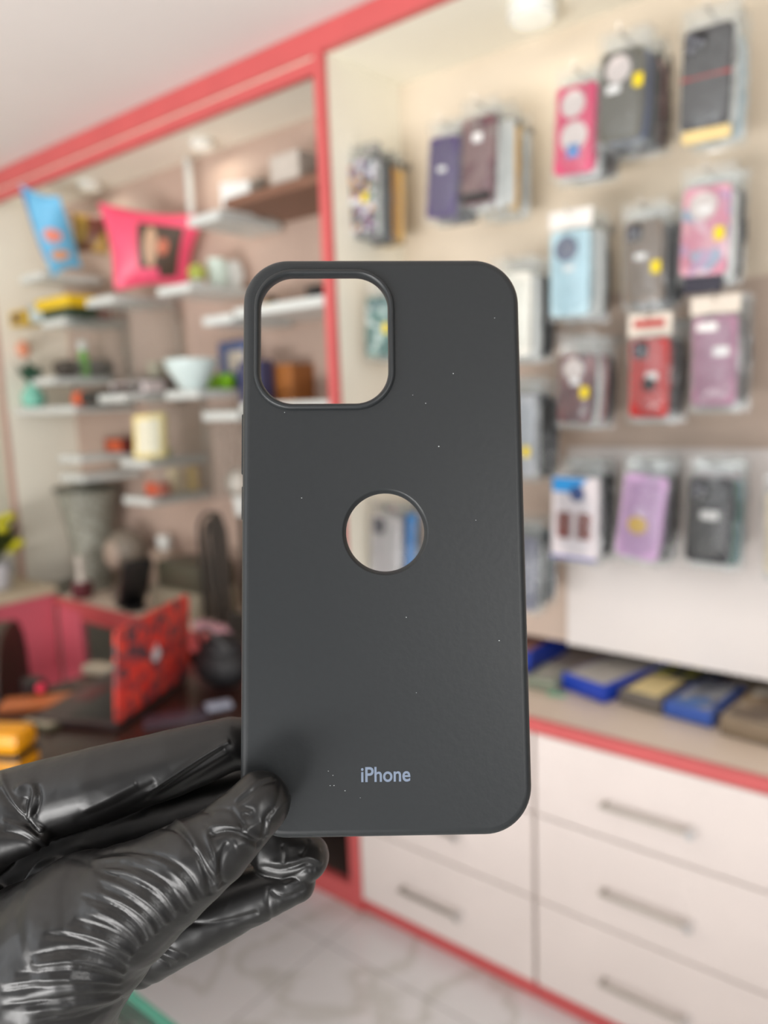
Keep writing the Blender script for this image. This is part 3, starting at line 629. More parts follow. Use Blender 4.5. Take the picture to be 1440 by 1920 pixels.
part('frame', MB().box(-40*s, 40*s, 0, .012, 0, 88*s, .003), mat('blue_frame', (72, 92, 140), .4), t, False)
part('picture', MB().box(-12*s, 34*s, -.002, .001, 22*s, 70*s), mat('pale_photo', (200, 190, 176), .5), t, False)
part('picture_detail', MB().box(-6*s, 12*s, -.003, -.0015, 12*s, 34*s), mat('mid_blue', (60, 100, 170), .5), t, False, 'mid blue patch')
solo('glass_trophy', MB().lathe([(.03, 0), (.03, .01), (.012, .016), (.012, .03), (.03, .05), (.034, .10), (.03, .10), (.02, .05)], 24), mat('cloudy_glass', (196, 190, 168), .2), 'cloudy cream glass on the shelf behind the gadget', 'glass', place(300, 690, 1.55, zB2))
# cream frame
P0 = place(280, 850, 1.43, zB3); s = sz(1, P0)
t = thing('picture_frame', 'yellow cream picture frame standing on the middle shelf', 'picture frame', P0, (math.radians(-8), math.radians(-3), .25))
part('frame', MB().box(-38*s, 38*s, 0, .014, 0, 84*s, .004), mat('cream_frame', (240, 220, 150), .5), t, False)
part('picture', MB().box(-27*s, 27*s, -.002, .001, 10*s, 74*s), mat('cream_picture', (232, 228, 206), .5), t, False, 'pale cream picture')
boxy('toy', 'dark red and black toy left of the cream frame', 'toy', 226, 1.44, zB3+.002, 34, 28, mat('dark_red_plastic', (104, 36, 30), .4), .05, face=mat('orange_plastic', (222, 96, 50), .4), facelabel='orange front')
solo('plant_sprig', leaves(14, (0, 0, 0), .03, .05, 9), mat('fresh_leaf', (70, 130, 50), .5), 'small green sprig right of the cream frame', 'plant', place(318, 850, 1.42, zB3))
for px, c, hh, lab in ((330, (226, 206, 164), 46, 'cream mug hanging below the middle shelf, left one'), (362, (232, 200, 120), 44, 'yellow cream mug on the small low shelf, right one')):
    mug(lab, px, 1.43, zB4, 26, hh, col(c, .4), hdl=0)
boxy('box', 'small orange red box on the low shelf beside the cream mugs', 'box', 297, 1.44, zB4, 26, 24, mat('orange_red_card', (200, 84, 50), .5), .04)
# through the camera opening
p = place(508, 560, 1.42, zD2); s = sz(1, p)
t = thing('cap', 'yellow cap with a dark top seen through the camera opening', 'cap', p)
part('crown', MB().lathe([(26*s, 0), (27*s, 8*s), (22*s, 22*s), (10*s, 30*s), (1*s, 32*s)], 24), mat('yellow_fabric', (230, 180, 10), .6), t)
part('knob', MB().ellipsoid((2*s, 0, 34*s), 14*s, 12*s, 8*s), mat('brown_knob', (60, 44, 34), .5), t)
boxy('camera', 'small black camera on the shelf edge near the red post, in the opening', 'camera', 590, 1.42, zE2, 24, 24, M_BLACK, .03, foreshort=.8)
t = boxy('wooden_box', 'orange brown wooden box seen at the bottom of the camera opening', 'box', 530, 1.42, zE3, 84, 66, mat('orange_wood', (164, 102, 50), .45), .09, foreshort=.62)
part('opening', MB().box(-.03, .035, -.049, -.044, .006, .04), M_BLACK, t, False, label='dark opening')
boxy('speaker', 'dark navy speaker left of the wooden box in the camera opening', 'speaker', 484, 1.5, zD3, 34, 90, mat('navy_plastic', (60, 62, 96), .45), .05)

# ------------------------------------------------------------------ clutter on the left of the worktop
ZW = ZC+.0015
p = Vector((-2.60, 1.495, ZW))
t = thing('mesh_basket', 'grey wire mesh basket, wide at the top, at the left end of the worktop', 'basket', p)
part('basket', MB().lathe([(.060, 0), (.066, .10), (.080, .22), (.100, .33), (.108, .37), (.104, .37), (.094, .32), (.075, .22), (.060, .1), (.055, .008)], 28), spotted('grey_mesh', (140, 140, 128), [(122, 120, 108), (156, 156, 144)], 40, kind='NOISE'), t)
part('rim', MB().tube([(.109*math.cos(a), .109*math.sin(a), .374) for a in [2*PI*k/28 for k in range(29)]], .008, 8), mat('dark_grey_wire', (84, 84, 74), .5), t)
part('contents', MB().ellipsoid((0, 0, .36), .095, .09, .045), spotted('crumpled_grey', (120, 120, 108), [(92, 90, 80), (150, 150, 138)], 24, kind='NOISE'), t)
p = Vector((-2.50, 1.385, ZW))
t = thing('jar', 'small jar with a dark wine coloured base and pale knob, by the mesh basket', 'jar', p)
part('body', MB().lathe([(.03, 0), (.036, .01), (.036, .05), (.026, .06)], 22), mat('wine_plastic', (96, 40, 48), .3), t)
part('neck', MB().lathe([(.022, .06), (.014, .08), (.014, .12), (.02, .13), (.012, .15)], 18), mat('pale_knob', (202, 194, 184), .3), t, label='pale stem and knob')
p = Vector((-2.41, 1.515, ZW))
t = thing('desk_fan', 'grey domed table fan behind the black stand', 'fan', p)
part('base', MB().lathe([(.07, 0), (.07, .012), (.02, .02), (.014, .10)], 24), mat('taupe_plastic', (140, 128, 118), .5), t)
part('hood', MB().ellipsoid((0, 0, .16), .078, .07, .075), mat('taupe_hood', (128, 118, 106), .5), t)
part('face', MB().lathe([(.05, -.060), (.036, -.070), (.014, -.073)], 24, (0, 0, .15), 'Y'), mat('taupe_light', (168, 150, 136), .5), t)
p = Vector((-2.23, 1.40, ZW))
t = thing('phone_stand', 'black folding phone stand leaning on the worktop', 'stand', p, (0, 0, -.3))
part('foot', MB().box(-.10, .07, -.03, .03, 0, .014, .004), M_BLACK, t)
part('support', MB().box(-.012, .012, -.045, .045, 0, .21, .004, Matrix.Translation((.0, 0, .01)) @ Matrix.Rotation(math.radians(38), 4, 'Y')), M_BLACK, t)
p = Vector((-1.97, 1.50, ZW+.08))
solo('white_cup', MB().lathe([(.02, 0), (.026, .03), (.024, .05), (.018, .05)], 20), M_WHITE, 'small white cup standing on the taupe carton behind the black stand', 'cup', Vector((-2.27, 1.578, ZW+.161)))
solo('carton', MB().box(-.055, .055, -.03, .03, 0, .16, .003), mat('taupe_card', (178, 158, 142), .6), 'taupe carton carrying the small white cup', 'box', (-2.27, 1.578, ZW))
t = thing('printer', 'grey green label printer with a dark sloping lid on the worktop', 'printer', (-2.00, 1.49, ZW))
part('body', MB().box(-.12, .12, -.085, .085, 0, .085, .008), mat('putty_plastic', (142, 134, 116), .5), t)
part('lid', MB().box(-.10, .115, -.07, .075, .086, .17, .012), mat('dark_olive_plastic', (70, 68, 54), .45), t)
part('side_flap', MB().box(-.004, .004, -.06, .06, 0, .13, .002, Matrix.Translation((-.145, 0, .02)) @ Matrix.Rotation(math.radians(24), 4, 'Y')), mat('pale_flap', (160, 156, 144), .5), t)
# lamp with bulb and hanging cables
t = thing('bulb_stand', 'round pale bulb on a white socket above the cables, left of the held case', 'lamp', (-1.762, 1.50, ZW))
part('bulb', MB().ellipsoid((0, 0, .425), .038, .038, .042), mat('frosted_bulb', (206, 200, 190), .25), t)
part('socket', MB().lathe([(.012, .325), (.018, .33), (.018, .36), (.024, .385)], 20), M_WHITE, t)
part('stem', MB().tube([(0, 0, 0), (0, 0, .325)], .008, 10), mat('dark_bronze', (62, 52, 42), .4), t)
part('foot', MB().lathe([(.05, 0), (.05, .01), (.01, .016)], 24), mat('dark_bronze', (62, 52, 42), .4), t)
for i, (x, h_, w_, lab) in enumerate(((-1.815, .33, .062, 'dark loop of cable, widest one round the bulb stem'), (-1.80, .31, .036, 'dark inner loop of cable round the bulb stem'), (-1.765, .33, .020, 'thick dark cable bundle right of the bulb stem'))):
    pts = [(-w_, 0, .004)]+[(-w_*math.cos(PI*k/12)*1.0, 0, h_-.06+.06*math.sin(PI*k/12)) for k in range(13)]+[(w_, 0, .004)]
    solo('cable', MB().tube(pts, .006+.003*i, 8), mat('cable_brown_black', (48, 40, 32), .5), lab, 'cable', (x, 1.43-.01*i, ZW+.01))
boxy('charger_box', 'dark power brick among the cables', 'charger', 430, 1.366, ZW, 30, 50, mat('charcoal_plastic', (44, 42, 38), .5), .02)
boxy('notebook', 'pink and lilac notebook lying at the worktop edge beside the laptop lid', 'notebook', 385, 1.372, ZW, 62, 14, mat('lilac_cover', (196, 150, 160), .5), .035)
# flowers at far left
t = thing('flower_pot', 'white pot of yellow green flowers at the far left on the pink counter', 'plant', (-2.75, 1.20, .684))
part('pot', MB().lathe([(.05, 0), (.065, .09), (.06, .09), (.048, .01)], 24), mat('grey_white_pot', (200, 200, 206), .4), t)
part('leaves', leaves(60, (0, 0, .08), .12, .16, 12, 1.1), mat('deep_leaf', (60, 74, 30), .5), t)
rd = random.Random(5)
for i in range(12):
    part('bloom', MB().ellipsoid((rd.uniform(-.09, .10), rd.uniform(-.07, .07), rd.uniform(.12, .27)), .022, .022, .016, 10, 6), mat('yellow_bloom', (196, 190, 30), .6), t)

# ------------------------------------------------------------------ desk, laptop and what lies on the desk
ZD = .6
desk = thing('desk', 'dark brown glossy desk standing in front of the wall unit at left', 'desk', (-1.6, .8, 0))
part('desktop', MB().box(-.27, .36, -.32, .44, ZD-.03, ZD, .003), mat('dark_walnut_gloss', (58, 38, 32), .22, var=.2, scale=12), desk)
for x in (-.25, .10): part('leg', MB().box(x-.025, x+.025, -.11, -.05, .001, ZD-.03, .002), mat('walnut_leg', (46, 32, 28), .4), desk)
hx, hy = -1.525, 1.005
lt = thing('laptop', 'open laptop with a red and black patterned lid on the dark desk', 'laptop', (hx, hy, ZD+.001), (0, 0, math.atan2(.29, -.13)))
part('base', MB().box(-.159, .159, .004, .226, .002, .018, .004), mat('dark_laptop_body', (58, 44, 44), .35), lt)
part('keyboard', MB().box(-.14, .14, .03, .14, .0175, .0195, .0008), M_BLACK, lt)
part('trackpad', MB().box(-.045, .045, .15, .21, .0175, .0188, .0006), mat('dark_red_pad', (96, 40, 42), .3), lt)
lidm = Matrix.Translation((0, .002, .018)) @ Matrix.Rotation(math.radians(5), 4, 'X')
lid = MB(); lid.slab_rr(.318, .212, .014, 0, .007, 0, .106, .001); bmesh.ops.transform(lid.bm, matrix=lidm, verts=lid.bm.verts)
lid_o = part('lid', lid, spotted('red_black_camouflage', (206, 52, 44), [(222, 70, 56), (96, 60, 66), (206, 52, 44), (146, 66, 70), (214, 60, 50), (84, 58, 64), (222, 76, 60), (158, 60, 62)], 52), lt, label='red and black patterned lid back')
ap = MB(); pts = []
for k in range(40):
    a = 2*PI*k/40; r_ = .0165*(1+.10*math.cos(2*a)**2-.12*max(0, math.sin(a))**8-.06*max(0, -math.sin(a))**8)
    x, z = r_*math.cos(a)*.95, r_*math.sin(a)
    bx, bz = x+.0195, z-.002
    d = math.hypot(bx, bz)
    if d < .0075: x, z = -.0195+bx/d*.0075, .002+bz/d*.0075
    pts.append((x, z+.106))
ap.poly(pts, -.0012, .0); ap.poly([(.001+.0035*math.cos(2*PI*k/12)+.0022*math.sin(2*PI*k/12), .106+.0215+.0045*math.sin(2*PI*k/12)) for k in range(12)], -.0012, 0)
bmesh.ops.transform(ap.bm, matrix=lidm, verts=ap.bm.verts)
part('emblem', ap, mat('white_emblem', (224, 228, 232), .3), lid_o, False, 'white bitten apple emblem')
scr = MB().box(-.15, .15, .0072, .0080, .010, .204); bmesh.ops.transform(scr.bm, matrix=lidm, verts=scr.bm.verts)
part('screen', scr, mat('dark_screen', (16, 16, 18), .1), lt, False)
def on_desk(px, py): q = on_z(px, py, ZD); return Vector((q.x, q.y, ZD+.001))
def desk_box(name, label, cat, px, py, L, D, h, m, rz=0, face=None, fl=None):
    t = thing(name, label, cat, on_desk(px, py), (0, 0, rz)); part('body', MB().box(-L/2, L/2, -D/2, D/2, 0, h, min(.004, h*.3)), m, t)
    if face: part('top_face', MB().box(-L*.4, L*.4, -D*.4, D*.4, h-.0003, h+.001), face, t, False, fl)
    return t
desk_box('notebook', 'orange brown leather wallet lying left of the laptop', 'wallet', 75, 1322, .07, .17, .014, mat('orange_leather', (190, 106, 56), .4), -.75)
desk_box('card_box', 'pale card box lying behind the laptop beside its lid', 'box', 192, 1262, .10, .045, .022, mat('pale_card', (188, 176, 156), .5), .3)
desk_box('scanner', 'flat dark tray at the rear of the desk, left of the laptop', 'tray', 120, 1300, .09, .05, .012, mat('dark_tray', (36, 34, 28), .4), .2)
desk_box('coin_tray', 'small olive grey tray with pale coins near the yellow case', 'tray', 78, 1362, .10, .035, .012, mat('olive_tray', (84, 82, 64), .4), .1, mat('pale_coins', (170, 160, 140), .4), 'pale coins')
desk_box('phone', 'silver blue phone lying on the desk just left of the held case', 'phone', 410, 1326, .04, .06, .008, mat('silver_blue', (170, 178, 196), .25), -.5)
desk_box('phone', 'dark phone lying on the desk in front of the patterned lid', 'phone', 330, 1350, .07, .14, .008, mat('dim_violet_glass', (74, 66, 76), .2), -.6)
t = thing('webcam', 'small black gadget with a glowing pink button beside the brown chair', 'gadget', on_desk(66, 1306))
part('body', MB().box(-.03, .03, -.02, .02, 0, .045, .006), M_BLACK, t)
part('button', MB().lathe([(.011, 0), (.011, .003), (.008, .005)], 18, (.0305, 0, .028), 'X'), mat('pink_button', (240, 70, 96), .3, emit=(240, 70, 96), estr=.4), t, label='pink button')
for px, py, rr, lab in ((384, 1222, .034, 'small glossy black knob-shaped speaker, left one by the laptop lid'),):
    q = Vector((on_y(px, py, 1.20).x, 1.06 if px < 400 else 1.03, ZD+.001))
    q = on_desk(px, py+34); q.y = min(q.y, 1.09)
    t = thing('speaker', lab, 'speaker', q); part('body', MB().lathe([(rr*.8, 0), (rr, .01), (rr, .05), (rr*.7, .065), (.001, .068)], 24), mat('gloss_black', (20, 22, 26), .15), t)
    part('driver', MB().ellipsoid((rr*.45, -rr*.8, .035), rr*.42, rr*.3, rr*.42), M_LENSGREY, t)
q = on_desk(436, 1262)
t = thing('cloth_bag', 'crumpled black cloth bag on the desk beside the held case', 'bag', (-1.475, 1.165, ZD+.001))
part('body', MB().ellipsoid((0, 0, .062), .085, .06, .06, 18, 12), mat('black_cloth', (24, 24, 26), .6, bump=.3), t)
part('flap', MB().ellipsoid((.01, .0, .105), .06, .05, .035, 18, 10), mat('black_cloth', (24, 24, 26), .6), t)
part('strap', MB().tube([(-.07, 0, .07), (-.05, -.03, .14), (.0, -.04, .16), (.05, -.03, .13), (.07, 0, .07)], .006, 8), M_BLACK, t)
# yellow case on the desk corner, front left
q = on_desk(12, 1440)
t = thing('tape_measure', 'yellow and black rounded tape measure at the left edge of the desk', 'tape measure', q, (0, 0, .5))
part('lower_shell', MB().box(-.07, .055, -.035, .035, 0, .030, .012), mat('amber_plastic', (236, 160, 14), .35), t)
part('band', MB().box(-.071, .056, -.036, .036, .0305, .040, .003), M_BLACK, t)
part('upper_shell', MB().box(-.07, .055, -.035, .035, .0405, .085, .016), mat('amber_plastic', (236, 160, 14), .35), t)
# brown chair
p = at_d(-6, 1300, 2.12)
t = thing('office_chair', 'dark brown padded office chair with a rounded back, at the left picture edge', 'chair', (p.x, p.y, 0), (0, 0, -.65))
zc = at_d(20, 1172, 2.1).z
part('backrest', MB().slab_rr(.36, .50, .15, -.05, .05, 0, zc-.25, .03, 8), mat('brown_leather', (58, 40, 30), .45, bump=.2), t)
part('seat', MB().box(-.22, .22, -.42, .04, .36, .44, .03), mat('brown_leather', (58, 40, 30), .45), t)
part('back_support', MB().box(-.03, .03, .052, .075, .30, zc-.30, .004), M_BLACK, t)
part('column', MB().tube([(0, -.19, .09), (0, -.19, .36)], .025, 14), M_STEEL, t)
for k in range(5):
    a = 2*PI*k/5; part('foot', MB().tube([(0, -.19, .09), (.22*math.cos(a), -.19+.22*math.sin(a), .05)], .014, 8), M_BLACK, t)
    part('castor', MB().ellipsoid((.22*math.cos(a), -.19+.22*math.sin(a), .0265), .018, .018, .025, 12, 8), M_BLACK, t)
# glass table near the camera
t = thing('glass_table', 'clear glass table with a green edge below the hand', 'table', (-1.0, .0, 0))
gx0, gx1, gy0, gy1 = -.5, 1.2, -.35, .352
part('glass_top', MB().box(gx0, gx1, gy0, gy1-.011, .739, .75), M_GLASS, t, False)
part('green_edge', MB().box(gx0, gx1, gy1-.011, gy1, .738, .7505, .002), mat('green_glass_edge', (70, 142, 122), .15), t, False, 'green polished edge')
for x in (gx0+.04, gx1-.04):
    for y in (gy0+.04, gy1-.06): part('leg', MB().tube([(x, y, .001), (x, y, .738)], .016, 12), M_STEEL, t)
solo('paper_sheet', MB().box(-.15, .135, -.1, .1, 0, .0015), mat('cream_paper', (226, 218, 190), .7), 'cream paper sheet lying on the glass table under the hand', 'paper', (-.76, .245, .7508))
# ------------------------------------------------------------------ the held phone case
M_RUBBER = mat('matte_black_silicone', (29, 32, 34), .42, var=.05, scale=500, bump=.05, spec=.36, sheen=.02)
yw, tl, rl = math.radians(-1.2), math.radians(5.3), math.radians(.5)
Rm = Matrix.Rotation(rl, 3, 'Z') @ Matrix.Rotation(-yw, 3, 'Y') @ Matrix.Rotation(-tl, 3, 'X')
CAMR = Matrix(((RGT.x, UPV.x, -FWD.x), (RGT.y, UPV.y, -FWD.y), (RGT.z, UPV.z, -FWD.z)))
cc = at_d(720.0, 1009, .2243)
CW = CAMR @ Rm
case = thing('phone_case', 'large matte black phone case with square camera opening, held up in the gloved hand', 'phone case', cc)
case.rotation_mode = 'QUATERNION'; case.rotation_quaternion = CW.to_quaternion()
hw, hh, rc = .0416, .0847, .0135
def ro(ins, z): return [Vector((x, y, z)) for x, y in rrect(2*(hw-ins), 2*(hh-ins), rc-ins, 16)]
ocx, ocy, ow, oh, orr = -.0172, .0596, .0380, .0389, .0098
def rcam(g, z): return [Vector((ocx+x, ocy+y, z)) for x, y in rrect(ow+2*g, oh+2*g, orr+g*.9, 14)]
def rlog(r, z, n=72): return [Vector((.0004+r*math.cos(2*PI*k/n), .0018+r*math.sin(2*PI*k/n), z)) for k in range(n)]
sh = MB()
e = .0024; TH = .0016
prof = [(e-e*math.sin(a), -e+e*math.cos(a)) for a in [PI/2*k/7 for k in range(8)]]+[(0, -.0098), (.0003, -.0104), (.0012, -.0104), (.0015, -.0098), (.0016, -TH)]
sh.rings([ro(i_, z) for i_, z in prof], False, False)
sh.rings([rlog(r_, z) for r_, z in ((.0127, 0), (.0125, -.0001), (.0122, -.0004), (.0118, -.0010), (.01148, -TH))], False, False)
def fill(loops):
    vs = [sh.bm.verts.new(p) for L in loops for p in L]
    for tri in tessellate_polygon(loops):
        try: sh.bm.faces.new([vs[i] for i in tri])
        except ValueError: pass
fill([ro(e, 0), rcam(.0016, 0), rlog(.0127, 0)])
fill([ro(.0016, -TH), rcam(.0004, -TH), rlog(.01148, -TH)])
bmesh.ops.remove_doubles(sh.bm, verts=sh.bm.verts, dist=1e-6)
so = part('shell', sh, M_RUBBER, case)
for f in so.data.polygons:
    if abs(f.normal.z) > .9999: f.use_smooth = False
lp_ = MB(); lipo = [(.0021, -.0003), (.0020, .0006), (.0017, .0011), (.0013, .0013), (.0009, .0013), (.0005, .0010), (.0002, .0004), (.0, -.0004), (.0001, -TH-.0004), (.0008, -TH-.0004), (.0012, -TH)]
lp_.rings([rcam(g, z) for g, z in lipo], False, False)
part('camera_lip', lp_, M_RUBBER, case, label='raised rounded lip round the camera opening')
sb = MB(); sb.box(-hw-.0006, -hw+.001, .0195, .0378, -.0072, -.0030, .0005); part('side_button', sb, M_RUBBER, case)
sb = MB(); sb.box(-hw-.0005, -hw+.001, -.0060+.012, .0160, -.0070, -.0032, .0004); part('side_button', sb, M_RUBBER, case)
tc_ = bpy.data.curves.new('logo_text', 'FONT'); tc_.body = 'iPhone'; tc_.size = 1; tc_.offset = .016; tc_.extrude = .004; tc_.align_x = 'CENTER'
to = bpy.data.objects.new('tmp_text', tc_); COL.objects.link(to)
bpy.context.view_layer.update()
tm = bpy.data.meshes.new_from_object(to.evaluated_get(bpy.context.evaluated_depsgraph_get()))
bpy.data.objects.remove(to)
xs = [v.co.x for v in tm.vertices]; k = .0140/(max(xs)-min(xs))
ys = [v.co.y for v in tm.vertices if abs(v.co.x) < 9]; y0 = 0
tm.transform(Matrix.Translation((-.0003, -.0691, .00004)) @ Matrix.Diagonal((k, k*1.12, k, 1)))
tm.materials.clear(); to = link('printed_word', tm, mat('grey_blue_print', (104, 117, 136), .5, var=.02), case); to['label'] = 'grey blue iPhone lettering'
ds = MB(); rd = random.Random(3)
for x, y in ((-.0165, -.0660), (-.0152, -.0672), (-.0160, -.0700), (-.0149, -.0700), (-.0118, -.0715), (-.0075, -.0735), (.0088, -.0445), (.0212, .0490), (.0090, .0425), (-.0290, .0375), (.0165, .0270), (.0340, .0660), (.0330, -.0300), (.0062, -.0230), (-.0240, .0120), (.0270, .0050), (.0128, .0400)):
    s_ = rd.uniform(.00007, .00014); ds.ellipsoid((x, y, .00003), s_*1.5, s_, s_*.5, 6, 4)
o = part('dust_specks', ds, mat('pale_dust', (190, 192, 194), .8), case); o['kind'] = 'stuff'

# ------------------------------------------------------------------ the gloved hand
def pj(co):
    v = co - np.array(CAM); d = v @ np.array(FWD)
    return 720+FPX*(v @ np.array(RGT))/d, 960-FPX*(v @ np.array(UPV))/d, d
# chains: (px, py, depth, radius in px at that depth)
CH = {
 'thumb': [(488, 1503, .2085, 57), (452, 1540, .2075, 62), (398, 1590, .207, 74), (310, 1650, .2085, 92), (235, 1700, .211, 112), (160, 1745, .214, 140), (70, 1830, .219, 172), (20, 1925, .224, 186), (-40, 2080, .232, 182), (-110, 2330, .240, 178)],
 'index': [(560, 1385, .2420, 38), (500, 1392, .2420, 44), (430, 1395, .2390, 51), (325, 1430, .2370, 62), (190, 1470, .2370, 71), (70, 1502, .2385, 74), (-60, 1550, .242, 84), (-130, 1700, .246, 110)],
 'knuckle': [(62, 1562, .2300, 36), (0, 1572, .2310, 52), (-70, 1600, .236, 80)],
 'middle': [(574, 1606, .2395, 43), (520, 1590, .2420, 52), (452, 1498, .2500, 64), (300, 1535, .2500, 74), (120, 1580, .2500, 90), (-90, 1700, .248, 120)],
 'ring': [(552, 1652, .2400, 39), (505, 1668, .2410, 47), (430, 1697, .2420, 55), (345, 1738, .2420, 62), (285, 1785, .2420, 52), (262, 1815, .2410, 36), (200, 1790, .2400, 70), (60, 1800, .2420, 110)],
 'little': [(470, 1655, .2600, 36), (400, 1690, .2620, 44), (300, 1740, .2620, 50), (120, 1800, .256, 80)],
 'palm': [(-90, 1620, .2430, 110), (-60, 1760, .2400, 160), (-20, 1900, .2350, 180), (-50, 2080, .235, 185)],
 'palm_b': [(120, 1640, .2440, 80), (100, 1760, .2400, 120), (40, 1880, .2340, 160)],
}
hb = MB(); segs = []
for nm, ch in CH.items():
    P_ = [(at_d(x, y, d), r*d/FPX) for x, y, d, r in ch]
    for (a, ra), (b, rb) in zip(P_[:-1], P_[1:]):
        segs.append((nm, np.array(a), ra, np.array(b), rb))
        n = max(2, int((b-a).length/.002))
        pts = [a.lerp(b, i/n) for i in range(n+1)]
        hb.tube(pts, [ra+(rb-ra)*i/n for i in range(n+1)], 28)
    for p, r in P_: hb.ellipsoid(p, r*.999, r*.999, r*.999, 28, 18)
me = hb.mesh('gloved_hand'); tmp = bpy.data.objects.new('tmp_hand', me); COL.objects.link(tmp)
md = tmp.modifiers.new('r', 'REMESH'); md.mode = 'VOXEL'; md.voxel_size = .00052
md = tmp.modifiers.new('s', 'SMOOTH'); md.factor = .6; md.iterations = 12
bpy.context.view_layer.update()
hm = bpy.data.meshes.new_from_object(tmp.evaluated_get(bpy.context.evaluated_depsgraph_get()))
bpy.data.objects.remove(tmp)
N = len(hm.vertices); co = np.empty(N*3); hm.vertices.foreach_get('co', co); co = co.reshape(-1, 3)
no = np.empty(N*3); hm.vertices.foreach_get('normal', no); no = no.reshape(-1, 3)
# which digit does each vertex belong to
best = np.full(N, 9.); lay = np.zeros(N, int); names = list(CH)
for nm, a, ra, b, rb in segs:
    ab = b-a; t_ = np.clip(((co-a) @ ab)/(ab @ ab), 0, 1); d_ = np.linalg.norm(co-(a+t_[:, None]*ab), axis=1)-(ra+(rb-ra)*t_)
    m_ = d_ < best; best[m_] = d_[m_]; lay[m_] = names.index(nm)
px, py, dd = pj(co)
facing = -(no @ np.array(FWD))
Z = lambda L: [(x/2.182, 1330+y/2.182) for x, y in L]      # reading marks taken from an enlarged crop
